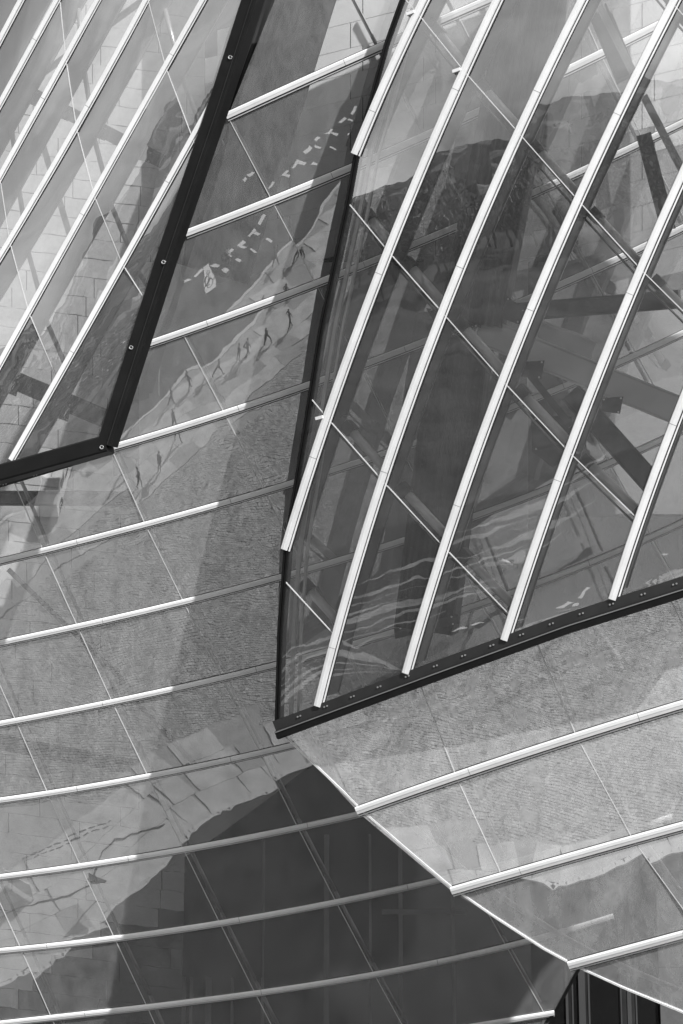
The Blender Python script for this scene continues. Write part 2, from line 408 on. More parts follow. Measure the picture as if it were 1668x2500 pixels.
class MB:
    """collects shapes for one mesh object"""
    def __init__(s): s.v, s.f, s.mi = [], [], []
    def add(s, vs, fs, mi=0):
        k = len(s.v); s.v += [tuple(map(float, v)) for v in vs]; s.f += [tuple(i + k for i in f) for f in fs]; s.mi += [mi] * len(fs)
        return s
    def obox(s, c, ax, ay, az, mi=0):
        """box from its centre and three half-axis vectors"""
        c, ax, ay, az = map(np.asarray, (c, ax, ay, az))
        vs = [c + ax * i + ay * j + az * k for k in (-1, 1) for j in (-1, 1) for i in (-1, 1)]
        return s.add(vs, [(0, 2, 3, 1), (4, 5, 7, 6), (0, 1, 5, 4), (2, 6, 7, 3), (0, 4, 6, 2), (1, 3, 7, 5)], mi)
    def box(s, x0, x1, y0, y1, z0, z1, mi=0):
        return s.obox(((x0 + x1) / 2, (y0 + y1) / 2, (z0 + z1) / 2), ((x1 - x0) / 2, 0, 0), (0, (y1 - y0) / 2, 0), (0, 0, (z1 - z0) / 2), mi)
    def tube(s, pts, r, n=8, mi=0, cap=True):
        pts = [np.asarray(p, float) for p in pts]; rs = r if isinstance(r, (list, tuple)) else [r] * len(pts)
        vs, fs = [], []
        for i, p in enumerate(pts):
            t = pts[min(i + 1, len(pts) - 1)] - pts[max(i - 1, 0)]; t = t / (np.linalg.norm(t) + 1e-9)
            a = np.cross(t, (0, 0, 1) if abs(t[2]) < .9 else (1, 0, 0)); a /= np.linalg.norm(a); b = np.cross(t, a)
            for k in range(n):
                w = 2 * math.pi * k / n
                vs.append(p + (a * math.cos(w) + b * math.sin(w)) * rs[i])
        for i in range(len(pts) - 1):
            for k in range(n):
                fs.append((i * n + k, i * n + (k + 1) % n, (i + 1) * n + (k + 1) % n, (i + 1) * n + k))
        if cap: fs += [tuple(range(n - 1, -1, -1)), tuple(range((len(pts) - 1) * n, len(pts) * n))]
        return s.add(vs, fs, mi)
    def sweep(s, frames, prof, mi=0, cap=True):
        """profile (w, n) swept along frames (point, w axis, n axis)"""
        vs, fs, k = [], [], len(prof)
        for p, w, n in frames: vs += [p + w * a + n * b for a, b in prof]
        for i in range(len(frames) - 1):
            for j in range(k):
                fs.append((i * k + j, i * k + (j + 1) % k, (i + 1) * k + (j + 1) % k, (i + 1) * k + j))
        if cap: fs += [tuple(range(k - 1, -1, -1)), tuple(range((len(frames) - 1) * k, len(frames) * k))]
        return s.add(vs, fs, mi)
    def mesh(s, name, mats, smooth=False, recalc=True):
        me = bpy.data.meshes.new(name); me.from_pydata(s.v, [], s.f)
        for m in (mats if isinstance(mats, (list, tuple)) else [mats]): me.materials.append(m)
        if any(s.mi): me.polygons.foreach_set('material_index', s.mi)
        if smooth: me.polygons.foreach_set('use_smooth', [True] * len(me.polygons))
        me.update()
        if not recalc: return me
        bm = bmesh.new(); bm.from_mesh(me); bmesh.ops.recalc_face_normals(bm, faces=bm.faces); bm.to_mesh(me); bm.free()
        return me
    def build(s, name, mats, parent=None, smooth=False):
        o = bpy.data.objects.new(name, s.mesh(name, mats, smooth)); COL.objects.link(o); o.parent = parent
        return o

def link(name, me, parent=None):
    o = bpy.data.objects.new(name, me); COL.objects.link(o); o.parent = parent
    return o

def copy_tree(o, parent=None):
    c = o.copy(); COL.objects.link(c); c.parent = parent
    for ch in o.children: copy_tree(ch, c)
    return c

def frames(surf, pix, up_hint=None, lift=0.0):
    """points on a sheet under a list of pixels, with across and outward axes"""
    ps = [surf.hit(*p) for p in pix]; out_ = []
    for i, p in enumerate(ps):
        t = ps[min(i + 1, len(ps) - 1)] - ps[max(i - 1, 0)]; t /= np.linalg.norm(t)
        n = surf.n(p); n = n - t * n.dot(t); n /= np.linalg.norm(n)
        w = np.cross(t, n) if up_hint is None else np.cross(t, n)
        if w.dot(UPV if up_hint is None else np.asarray(up_hint, float)) < 0: w = -w
        out_.append((p + n * lift, w, n))
    return out_

def bar_pix(bar, u0, u1, mode, n=26):
    us = [u0 + (u1 - u0) * i / (n - 1) for i in range(n)]
    return [(u, bar(u)) if mode == 'x' else (bar(u), u) for u in us]

def resample(pts, n):
    a = np.array(pts, float); d = np.r_[0, np.cumsum(np.hypot(*np.diff(a, axis=0).T))]
    q = np.linspace(0, d[-1], n)
    return list(zip(np.interp(q, d, a[:, 0]), np.interp(q, d, a[:, 1])))

# ---- one glass sail ----------------------------------------------------------
def mullion(sail, fr, w, h=.10):
    """white cap with a ridge and a lower lip, on a black gasket"""
    m = MB()
    m.sweep(fr, [(.5 * w, .02), (.5 * w, .62 * h), (.41 * w, .96 * h), (.12 * w, 1.02 * h), (.09 * w, .95 * h), (-.21 * w, .86 * h), (-.24 * w, .72 * h), (-.24 * w, .02)])
    m.sweep(fr, [(-.37 * w, .02), (-.37 * w, .5 * h), (-.5 * w, .42 * h), (-.5 * w, .02)])
    o = m.build('mullion', M['white'], sail)
    g = MB(); g.sweep(fr, [(.56 * w, .004), (.56 * w, .022), (-.60 * w, .022), (-.60 * w, .004)])
    g.build('gasket', M['gasket'], o)
    acc = random.uniform(1.5, 5.5)
    for i in range(1, len(fr)):
        d = np.linalg.norm(fr[i][0] - fr[i - 1][0]); acc -= d
        if acc <= 0:
            acc = random.uniform(5.2, 6.4); p, wv, n = fr[i]; t = np.cross(wv, n)
            j = MB(); j.sweep([(p - t * .008, wv, n), (p + t * .008, wv, n)], [(.505 * w, .02), (.505 * w, .62 * h), (.412 * w, .975 * h), (.12 * w, 1.035 * h), (.09 * w, .965 * h), (-.21 * w, .875 * h), (-.245 * w, .73 * h), (-.245 * w, .02)])
            j.build('cap_joint', M['fin'], o)
    return o

def fin(sail, fr, depth, th, mat, inset=.05):
    m = MB()
    m.sweep(fr, [(th / 2, -inset), (th / 2, -depth), (-th / 2, -depth), (-th / 2, -inset)])
    f = m.build('fin', mat, sail)
    g = MB()
    g.sweep(fr, [(th * .95, -depth), (th * .95, -depth - .05), (-th * .95, -depth - .05), (-th * .95, -depth)])
    g.sweep(fr, [(-th / 2 - .002, -inset - .12), (-th / 2 - .035, -inset - .12), (-th / 2 - .035, -inset - .17), (-th / 2 - .002, -inset - .17)])
    g.build('fin_flange', M['tube'], f)

def pane(sail, row, t0, t1, mat, nx=8, tilt=.013):
    """one sheet of glass between two bars and two seams; t0, t1 are (upper, lower) parameters"""
    d = [random.gauss(0, tilt) for _ in range(4)]
    vs = []
    ny = 3
    n0 = None
    for j in range(ny):
        b = j / (ny - 1)
        for i in range(nx + 1):
            a = i / nx
            pu = row.pt(0, t0[0] + (t1[0] - t0[0]) * a); pl = row.pt(1, t0[1] + (t1[1] - t0[1]) * a)
            p = pu * (1 - b) + pl * b
            if n0 is None: n0 = row.surf.n(p)
            off = (d[0] * (1 - a) + d[1] * a) * (1 - b) + (d[2] * (1 - a) + d[3] * a) * b
            # heat-bowed a few millimetres
            vs.append(p + n0 * (off + .018 * b * (1 - b) * 4 * (.4 + .6 * math.sin(math.pi * a))))
    k = nx + 1; F = []
    for j in range(ny - 1):
        for i in range(nx): F.append((j * k + i, j * k + i + 1, (j + 1) * k + i + 1, (j + 1) * k + i))
    nf = len(F); nv = len(vs)
    back = [v - n0 * .03 for v in vs]
    F2 = [tuple(nv + q for q in reversed(f)) for f in F]
    e = np.cross(vs[1] - vs[0], vs[k] - vs[0])
    if e.dot(n0) < 0: F = [tuple(reversed(f)) for f in F]; F2 = [tuple(reversed(f)) for f in F2]
    m = MB(); m.add(vs, F, 0); m.add(back, [tuple(q - nv for q in f) for f in F2], 1)
    o = m.mesh('glass_pane', [mat, M['back']], True, False)     # the coated sheet faces out
    return link('glass_pane', o, sail)

def seam(sail, row, cut, w=.036, mat='seam'):
    a, b = cut[0], cut[1]
    if a is None or b is None: return
    p, q = row.pt(0, a), row.pt(1, b)
    t = (q - p) / np.linalg.norm(q - p); n = row.surf.n((p + q) / 2); s = np.cross(t, n)
    m = MB(); m.obox((p + q) / 2 + n * .012, t * (np.linalg.norm(q - p) / 2), s * (w / 2), n * .016)
    m.build('seam_strip', M[mat], sail)

def strut(sail, row, cut, depth, r, mat, a0=.01, a1=.99, sockets=True):
    a, b = cut[0], cut[1]
    if a is None or b is None: return
    n = row.surf.n(row.patch((a + b) / 2, .5))
    p, q = row.pt(0, a), row.pt(1, b)
    P0 = p + (q - p) * a0 - n * depth; P1 = p + (q - p) * a1 - n * depth
    m = MB(); m.tube([P0, P1], r, 10)
    o = m.build('strut', mat, sail, True)
    if not sockets: return
    sx = np.cross((P1 - P0) / np.linalg.norm(P1 - P0), n)
    MB().tube([P0 + sx * r * 1.9 + n * .3, P1 + sx * r * 1.9 + n * .3], .035, 6).build('highlight_rod', M['tube'], o, True)  # added rod stands in for the second bright highlight along the tube
    d = (P1 - P0) / np.linalg.norm(P1 - P0); s = np.cross(d, n)
    for e, sg in ((P0, 1), (P1, -1)): MB().obox(e + d * sg * r, d * r * 1.3, s * r * 1.25, n * r * 1.25).build('strut_socket', M['bracket'], o)

def bolts(part, fr, every, w0, h, pair=.10, r=.028):
    m = MB(); acc = 0
    for i in range(1, len(fr)):
        acc += np.linalg.norm(fr[i][0] - fr[i - 1][0])
        if acc >= every:
            acc = 0; p, w, n = fr[i]; t = np.cross(w, n)
            for sgn in (-1, 1): c = p + w * w0 + t * sgn * pair / 2; m.tube([c + n * h, c + n * (h + .03)], r, 6)
    if m.v: tag(m.build('bolts', M['bolt'], part), kind='stuff')

def glaze(sail, key, mat, seam_w=.036, do_strut=None):
    for ri, row in enumerate(ROWS[key]):
        cs = []
        for a, b, ch in row.cuts:
            if a is None:
                if b < .12: a = 0.0
                elif b > .88: a = 1.0
                else: continue
            if b is None:
                if a < .12: b = 0.0
                elif a > .88: b = 1.0
                else: continue
            cs.append((a, b))
        cs.sort()
        edges = [(0, 0)] + cs + [(1, 1)]
        for e0, e1 in zip(edges, edges[1:]):
            if e1[0] - e0[0] < .004 and e1[1] - e0[1] < .004: continue
            pane(sail, row, e0, e1, mat)
        for a, b, ch in row.cuts:
            seam(sail, row, (a, b), seam_w)
            if do_strut: do_strut(sail, row, (a, b), ri)

# ==== THE SETTING: ground, road, pavement, basin ==============================
def sheet(name, pts, z, mat, thick=.0, kind='structure'):
    """flat polygon on the ground, with a real edge when thick"""
    bm = bmesh.new(); vs = [bm.verts.new((x, y, z)) for x, y in pts]; f = bm.faces.new(vs)
    if f.normal.z < 0: f.normal_flip()
    bmesh.ops.triangulate(bm, faces=bm.faces[:])
    if thick:
        lo = [bm.verts.new((x, y, z - thick)) for x, y in pts]
        for i in range(len(pts)):
            j = (i + 1) % len(pts); bm.faces.new((vs[i], vs[j], lo[j], lo[i]))
    bmesh.ops.recalc_face_normals(bm, faces=bm.faces)
    me = bpy.data.meshes.new(name); bm.to_mesh(me); bm.free(); me.materials.append(mat)
    o = bpy.data.objects.new(name, me); COL.objects.link(o); tag(o, kind=kind); return o

KERB = [(9,6),(5,15.5),(1.5,23.4),(-1.2,27.8),(-3.7,31.6),(-5.6,34.6),(-8,37.6),(-10.2,40.2),(-12.2,42.8),(-14.6,45.0),(-18,48.5),(-23,54),(-30,63),(-36,74),(-40,90)]
POOL = [(-22,89),(-17.2,83.2),(-14.3,81.2),(-13,80.1),(-11.3,78.9),(-9.4,76.8),(-6.64,73.6),(-5.8,72.7),(-2.8,70.6),(-.2,69.3),(1.8,69.5),(4,68.3),(5.5,67.0),(7,65.9),(11.4,63.4),(16,61),(24,58)]
def wob(pts, n, amp, seed):
    r = random.Random(seed); q = resample(pts, n)
    return [(x + r.uniform(-amp, amp), y + r.uniform(-amp, amp)) for x, y in q]
ground = sheet('ground', [(-2500,-2500),(2500,-2500),(2500,600),(-2500,600)], 0, M['lawn'])
# the road runs behind the photographer and bends along the kerb
road = sheet('road', [(40,-60),(9,-22),(-18,-2),(-40,8),(-62,28),(-85,62),(-100,110),(-40,110)] + KERB[::-1] + [(14,-2),(30,-18),(60,-40)], .02, M['asphalt'])
inner = resample(KERB, 60)
pave = sheet('pavement', inner + [(-40,110),(60,110),(60,-40),(30,-18),(14,-2)], .10, M['bed'], .1)
kb = MB()
kp = resample(KERB, 90)
for (x0, y0), (x1, y1) in zip(kp, kp[1:]):
    c = np.array([(x0 + x1) / 2, (y0 + y1) / 2, .07]); t = np.array([x1 - x0, y1 - y0, 0]); l_ = np.linalg.norm(t); t /= l_
    s = np.array([-t[1], t[0], 0])
kerb_obj = empty('kerb'); tag(kerb_obj, kind='structure')
for (x0, y0), (x1, y1) in zip(kp, kp[1:]):
    t = np.array([x1 - x0, y1 - y0, 0]); l_ = np.linalg.norm(t); t /= l_; s = np.array([t[1], -t[0], 0])
    m = MB(); m.obox(np.array([(x0 + x1) / 2, (y0 + y1) / 2, .065]) + s * .02, t * (l_ / 2 - .008), s * .13, (0, 0, .085)); m.build('kerb_stone', M['kerbm'], kerb_obj)
pool_pts = wob(POOL, 150, .10, 3)
basin = sheet('basin', pool_pts + [(24,110),(-22,110)], .118, M['pool'])
rim = MB()
for (x0, y0), (x1, y1) in zip(pool_pts, pool_pts[1:]):
    t = np.array([x1 - x0, y1 - y0, 0]); l_ = np.linalg.norm(t); t /= l_; s = np.array([t[1], -t[0], 0])
    rim.obox(np.array([(x0 + x1) / 2, (y0 + y1) / 2, .16]) + s * .1, t * l_ / 2, s * .12, (0, 0, .06))
tag(rim.build('basin_rim', M['kerbm']), kind='structure')

def offset_in(pts, d):
    a = np.array(pts, float); t = np.gradient(a, axis=0); t /= np.linalg.norm(t, axis=1)[:, None]
    return a + np.c_[t[:, 1], -t[:, 0]] * -d
def side(pts, x, y):
    """signed distance from a polyline (positive on its pavement side)"""
    best = 1e9; sg = 1
    for (x0, y0), (x1, y1) in zip(pts, pts[1:]):
        dx, dy = x1 - x0, y1 - y0; l2 = dx * dx + dy * dy
        k = max(0, min(1, ((x - x0) * dx + (y - y0) * dy) / l2)); ex, ey = x - x0 - k * dx, y - y0 - k * dy
        d = math.hypot(ex, ey)
        if d < best: best = d; sg = 1 if dx * ey - dy * ex > 0 else -1
    return best * sg
# large slabs along the kerb and along the basin, cobbles between them
band = 5.5
slab_n = 0
ang = math.radians(-42); ca, sa = math.cos(ang), math.sin(ang)
slab_spots = []
for i in range(-30, 40):
    for j in range(-30, 60):
        u, v = i * 2.3 + (j % 2) * 1.15, j * 1.45
        x, y = -6 + u * ca - v * sa, 40 + u * sa + v * ca
        if not (-24 < x < 12 and 14 < y < 64): continue
        d = side(KERB, x, y)
        if abs(d) > 1.0 and -d < band and -d > 0: slab_spots.append((x, y, -d))
slab_spots.sort(key=lambda q: abs(q[0] + 4) + abs(q[1] - 36))
sm = MB(); sm.obox((0, 0, 0), (1.142, 0, 0), (0, .717, 0), (0, 0, .035)); slab_me = sm.mesh('paving_slab', M['slab']); slab_dk = sm.mesh('paving_slab', M['slabdark'])
for x, y, d in slab_spots[:170]:
    o = link('paving_slab', slab_dk if math.sin(x * .9 + 2) + math.sin(y * .7 + x * .4) > 1.15 or random.random() < .06 else slab_me, pave); o.location = (x, y, .125 + random.uniform(-.002, .002)); o.rotation_euler = (0, 0, ang)
cob = MB(); rng = random.Random(5)
def on_slab(x, y): return 0 < -side(KERB, x, y) < band + .3
for i in range(-110, 85):
    for j in range(0, 205):
        y = 34 + j * .185; x = i * .20 + (j % 2) * .1 + rng.uniform(-.03, .03) - 2
        # gently fanned courses
        y += .35 * math.sin(x * .21) + .05 * math.sin(x * 1.3)
        if not (-20 < x < 14): continue
        if y < 40 and x < -4: continue
        dk = -side(KERB, x, y)
        if dk < band + .3: continue
        dp = side(POOL, x, y)
        if dp > (-5.45 if x < -3.5 else -3.75 if x < 4 else -2.1): continue
        w, d, h = .092 + rng.uniform(-.012, .006), .084 + rng.uniform(-.012, .006), .022 + rng.uniform(-.012, .012)
        a = rng.uniform(-.22, .22); c_, s_ = math.cos(a), math.sin(a); k = len(cob.v)
        for (px, py, z) in ((-w, -d, .1), (w, -d, .1), (w, d, .1), (-w, d, .1), (-w * .86, -d * .86, .1 + h), (w * .86, -d * .86, .1 + h + rng.uniform(-.006, .006)), (w * .86, d * .86, .1 + h), (-w * .86, d * .86, .1 + h + rng.uniform(-.006, .006))):
            cob.v.append((x + px * c_ - py * s_, y + px * s_ + py * c_, z))
        cob.f += [(k + 4, k + 5, k + 6, k + 7), (k, k + 1, k + 5, k + 4), (k + 1, k + 2, k + 6, k + 5), (k + 2, k + 3, k + 7, k + 6), (k + 3, k, k + 4, k + 7)]; cob.mi += [0] * 5
tag(cob.build('cobblestones', M['cobble'], pave), kind='stuff')
# pale border slabs round the basin
pb = resample(POOL, 40)
for row_, (d0, hw) in enumerate(((1.05, .84), (2.75, .84), (4.45, .84))):
    for (x0, y0), (x1, y1) in zip(pb, pb[1:]):
        t = np.array([x1 - x0, y1 - y0, 0]); l_ = np.linalg.norm(t); t /= l_; s = np.array([t[1], -t[0], 0])
        if row_ and x0 > 4: continue
        if row_ == 2 and x0 > -3.5: continue
        m = MB(); m.obox(np.array([(x0 + x1) / 2, (y0 + y1) / 2, .125]) + s * d0 + t * .4 * (row_ % 2), t * (l_ / 2 + .02), s * hw, (0, 0, .03 + .0012 * row_ + random.uniform(0, .001)))
        m.build('border_slab', M['slabdark' if random.random() < .10 else 'slab'], pave)

# road markings: rows of short white dashes, a crossing, a painted cycle box
def gquad(name, quad, mat, z=.026):
    m = MB(); m.add([(x, y, z) for x, y in quad] + [(x, y, z - .005) for x, y in quad], [(0, 1, 2, 3), (0, 4, 5, 1), (1, 5, 6, 2), (2, 6, 7, 3), (3, 7, 4, 0)])
    return m.build(name, mat, road)
DASH = [(6.46,4.72,7.2,3.74),(4.81,6.56,5.56,5.61),(3.33,8.28,4.03,7.34),(2.07,9.78,2.75,8.87),(.72,11.28,1.38,10.38),(-.69,12.96,-.05,12.09),(-2.04,14.36,-1.42,13.5),(-3.28,15.65,-2.68,14.8),(-4.2,17.07,-3.61,16.23),
 (7.87,3.49,8.61,3.95),(5.78,5.84,6.51,6.29),(3.85,7.99,4.55,8.43),(1.92,10.23,2.64,10.67),(.01,12.37,.73,12.81),(-1.78,14.29,-1.07,14.72),(7.4,6.66,8.12,7.13),(5.48,8.74,6.2,9.2),(3.48,10.99,4.19,11.44),(1.48,13.05,2.19,13.5),
 (-2.81,23.28,-2.16,22.5),(-3.96,24.55,-3.33,23.78),(-5.14,26.02,-4.53,25.26),(-6.2,27.14,-5.6,26.39),(-9.36,30.55,-8.8,29.84),(-10.34,31.58,-9.79,30.88),(-3.34,24.16,-2.8,24.72),(-4.92,26.02,-4.37,26.57),(-3.72,26.91,-3.18,27.47),(-2.18,25.28,-1.64,25.84),(-6.32,27.45,-5.77,27.99),(-5.17,28.45,-4.62,29.01),(-7.71,28.94,-7.15,29.47),(-6.69,29.9,-6.15,30.44),
 (-21.82,36.39,-21.73,35.0),(-21.52,34.11,-21.51,32.44),(-20.8,36.15,-21.2,35.2),(-15.59,27.61,-15.49,26.79),(-15.15,27.36,-14.75,28.4),(-15.31,29.74,-14.95,30.8),(-29.13,42.12,-29.05,40.98),(-28.94,40.13,-28.75,38.94),(-24.0,39.5,-23.6,38.2)]
for x0, y0, x1, y1 in DASH:
    t = np.array([x1 - x0, y1 - y0]); l_ = np.linalg.norm(t); t /= l_; s = np.array([-t[1], t[0]]) * .19
    a, b = np.array([x0, y0]), np.array([x1, y1])
    gquad('road_dash', [a - s, b - s, b + s, a + s], M['paint'])
STRIPE = [(-47,56),(-46,48),(-42,41.5),(-37.5,34.5),(-34.5,28.5),(-31.5,22),(-29.5,15),(-28.5,7)]
rs = random.Random(21); offs = 0
for k, (d, a0, a1, wd) in enumerate(((-3.0,0,13,.55),(-1.2,0,16,.75),(.8,0,20,.5),(1.6,14,27,.35),(2.6,2,22,.8),(4.2,0,15,.45),(5.0,18,34,.9),(6.6,4,24,.4),(8.4,10,36,.7),(10.4,22,37,.35),(12.2,8,30,.6),(14.6,20,37,1.1))):
    o_ = np.array([-.93, -.36]) * (d - 4)
    q = [np.array(p) + o_ + np.array([.16 * math.sin(i * .5 + k * 1.3), .16 * math.cos(i * .4 + k)]) for i, p in enumerate(resample(STRIPE, 37))][a0:a1]
    vs = []
    for i, p in enumerate(q):
        e = q[min(i + 1, len(q) - 1)] - q[max(i - 1, 0)]; e /= np.linalg.norm(e); s = np.array([-e[1], e[0]]) * wd * (.55 + .45 * math.sin(i * .37 + k)) * min(1, .15 + .2 * min(i, len(q) - 1 - i))
        vs += [(p[0] - s[0], p[1] - s[1], .026), (p[0] + s[0], p[1] + s[1], .026)]
    m = MB(); m.add(vs, [(2 * i, 2 * i + 2, 2 * i + 3, 2 * i + 1) for i in range(len(q) - 1)]); m.build('crossing_stripe', M['wornpaint'], road)
# painted cycle box: pale rectangle with a dark bicycle in it
cb = empty('cycle_box', (-8.2, 30.6, .026)); cb.parent = road
m = MB(); m.add([(-8.81,29.44,.026),(-8.0,28.64,.026),(-7.2,31.97,.026),(-8.1,32.58,.026)], [(0, 1, 2, 3)]); f_ = m.build('box_field', M['paint'], cb); f_.matrix_parent_inverse = Matrix.Translation((8.2, -30.6, -.026))
m = MB()
def flat(pts, w):
    for p, q in zip(pts, pts[1:]):
        p, q = np.array(p), np.array(q); t = (q - p) / (np.linalg.norm(q - p) + 1e-9); s = np.array([-t[1], t[0]]) * w / 2
        m.add([(*(p - s), .031), (*(q - s), .031), (*(q + s), .031), (*(p + s), .031)], [(0, 1, 2, 3)])
cx, cy = np.array((-7.95, 31.0)), None
U, V = np.array((.23, .97)), np.array((-.72, .69)) * .8
def at2(u, v): return cx + U * u + V * v
for u in (-.55, .5): flat([at2(u + .34 * math.cos(a), .34 * math.sin(a)) for a in np.linspace(0, 2 * math.pi, 15)], .07)
flat([at2(-.55, 0), at2(-.2, .5), at2(.32, .5), at2(.5, 0)], .07); flat([at2(-.2, .5), at2(0, 0), at2(.32, .5), at2(.38, .7), at2(.55, .72)], .07); flat([at2(-.55, 0), at2(0, 0)], .07); flat([at2(-.32, .62), at2(-.08, .62)], .08)
g_ = m.build('bicycle_symbol', M['asphalt'], cb); g_.matrix_parent_inverse = Matrix.Translation((8.2, -30.6, -.026))

# grate slots, a hose and small things on the pavement by the basin
for row_ in ([(-16.02,75.47),(-15.51,75.25),(-15.08,74.97),(-14.69,74.72),(-14.19,74.48),(-13.75,74.15),(-13.0,73.87),(-12.52,73.57),(-12.01,73.3),(-11.46,73.03),(-11.24,72.81)],
             [(-15.8,75.66),(-15.25,75.42),(-14.98,75.13),(-14.48,74.92),(-14.05,74.66),(-13.6,74.32),(-12.74,74.03),(-12.41,73.74),(-11.72,73.46),(-11.35,73.21)]):
    for (x0, y0), (x1, y1) in zip(row_, row_[1:]):
        c = np.array([(x0 + x1) / 2, (y0 + y1) / 2, .160]); t = np.array([x1 - x0, y1 - y0, 0]) * .36; s = np.array([-t[1], t[0], 0]) / np.linalg.norm(t) * .035
        MB().obox(c, t, s, (0, 0, .006)).build('drain_slot', M['gasket'], pave)
hz = [(-18.2,80.3,.17),(-15.6,78.2,.18),(-15.04,77.9,.18),(-14.76,77.62,.18),(-14.0,77.32,.18),(-13.51,77.08,.18),(-13.06,76.97,.18),(-12.53,76.6,.18),(-12.14,76.43,.18),(-11.77,76.16,.18),(-11.68,75.4,.18),(-11.5,74.8,.18),(-10.92,74.13,.18),(-10.44,74.1,.18),(-10.0,73.67,.18),(-9.58,73.62,.18),(-8.78,73.14,.18),(-8.14,72.76,.18)]
m = MB(); m.tube(hz, .045, 6); tag(m.build('hose', M['rubber'], None, True), 'long dark hose snaking over the pale slabs beside the basin', 'hose')
fl = empty('flag', (-11.7, 77.3, .16)); tag(fl, 'dark pennant on a short pole standing at the basin edge', 'flag')
m = MB(); m.tube([(0, 0, 0), (0, 0, 1.9)], .03, 6); m.build('pole', M['tubelight'], fl)
m = MB(); m.add([(.03, 0, 1.85), (.9, .1, 1.5), (.75, .05, 1.25), (.03, 0, 1.0), (.03, .02, 1.85), (.9, .12, 1.5), (.75, .07, 1.25), (.03, .02, 1.0)], [(0, 1, 2, 3), (7, 6, 5, 4), (0, 4, 5, 1), (1, 5, 6, 2), (2, 6, 7, 3)]); m.build('cloth', M['cloth'], fl)


# ==== INSIDE THE BUILDING =====================================================
def shell(name, base, back, x0, x1, y0, y1, mat, nx=10, ny=14, kind='structure', low=None):
    """a wall following the inside of the facade at a distance"""
    m = MB(); end = (lambda x: y1) if low is None else low
    vs = [base.hit(x0 + (x1 - x0) * i / nx, y0 + (end(x0 + (x1 - x0) * i / nx) - y0) * j / ny, back) for j in range(ny + 1) for i in range(nx + 1)]
    fs = [(j * (nx + 1) + i, j * (nx + 1) + i + 1, (j + 1) * (nx + 1) + i + 1, (j + 1) * (nx + 1) + i) for j in range(ny) for i in range(nx)]
    n_ = len(vs); off = np.array([0, .35, 0])
    m.add(vs, fs); m.add([v + off for v in vs], [tuple(reversed(f)) for f in fs])
    return tag(m.build(name, mat), kind=kind)

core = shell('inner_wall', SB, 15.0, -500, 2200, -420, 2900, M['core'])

def wavy_panel(parent, corners, back, mat, gap=1.05, amp=1.2, n=7, thick=.12, name='wall_panel', seed=0):
    """one cladding panel with slightly uneven long edges; corners: (x0, x1, top(x), bottom(x))"""
    x0, x1, top, bot, ph = corners
    r = random.Random(seed)
    up = [(x0 + gap + (x1 - x0 - 2 * gap) * i / n) for i in range(n + 1)]
    def wv(x, k): return amp * (math.sin(x * .11 + k * 1.7) + .6 * math.sin(x * .27 + k * 2.9))
    a = [SB.hit(x, top(x) + gap * .7 + wv(x, ph), back) for x in up]
    b = [SB.hit(x + ph * 0, bot(x) - gap * .7 + wv(x, ph + 1), back) for x in up]
    o3 = np.array([0, thick, 0])
    m = MB(); k = n + 1
    vs = a + b + [v + o3 for v in a] + [v + o3 for v in b]
    fs = [(i, i + 1, k + i + 1, k + i) for i in range(n)] + [(i, 2 * k + i, 2 * k + i + 1, i + 1) for i in range(n)] + [(k + i, k + i + 1, 3 * k + i + 1, 3 * k + i) for i in range(n)]
    fs += [(0, k, 3 * k, 2 * k), (n, 2 * k + n, 3 * k + n, k + n)]
    m.add(vs, fs); return m.build(name, mat, parent)

west = empty('panel_wall', SB.hit(150, 2450, 6)); west.location.z = 0
tag(west, 'white concrete panel wall with wavy joints behind the left-hand glass', 'wall')
wloc = np.array(west.location)
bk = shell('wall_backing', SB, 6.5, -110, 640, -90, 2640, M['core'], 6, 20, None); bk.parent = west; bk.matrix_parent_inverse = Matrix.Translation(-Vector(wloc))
edge_w = lin([(-100,650),(1100,330),(1240,345),(1476,400),(1647,442),(1860,498),(2060,452),(2620,440)])
row_h, slope = 47.5, .118
cnt = 0
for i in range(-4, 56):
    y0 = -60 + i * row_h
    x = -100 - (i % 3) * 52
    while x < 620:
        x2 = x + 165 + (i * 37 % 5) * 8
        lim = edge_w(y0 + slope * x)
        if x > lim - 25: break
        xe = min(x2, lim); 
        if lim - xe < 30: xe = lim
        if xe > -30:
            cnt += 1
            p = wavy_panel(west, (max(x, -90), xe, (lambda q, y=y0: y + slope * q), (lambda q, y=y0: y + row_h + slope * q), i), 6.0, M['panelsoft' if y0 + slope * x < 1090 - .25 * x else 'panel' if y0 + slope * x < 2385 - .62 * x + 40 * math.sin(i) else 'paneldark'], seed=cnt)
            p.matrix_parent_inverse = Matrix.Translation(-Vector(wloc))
        x = x2
east = empty('panel_wall', SB.hit(1100, 800, 5)); east.location.z = 0
tag(east, 'grey concrete panel wall with straight rising joints behind the upper middle and right glass', 'wall')
eloc = np.array(east.location)
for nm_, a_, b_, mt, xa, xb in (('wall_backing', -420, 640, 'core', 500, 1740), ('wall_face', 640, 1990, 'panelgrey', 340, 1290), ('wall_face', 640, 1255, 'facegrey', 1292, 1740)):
    bk = shell(nm_, SB, 3.5, xa, xb, a_, b_, M[mt], 14, 12, None, None if b_ < 1300 else lin([(340,2150),(440,2095),(520,2045),(650,1950),(760,1862),(900,1700),(1000,1500),(1290,1290)])); bk.parent = east; bk.matrix_parent_inverse = Matrix.Translation(-Vector(eloc))
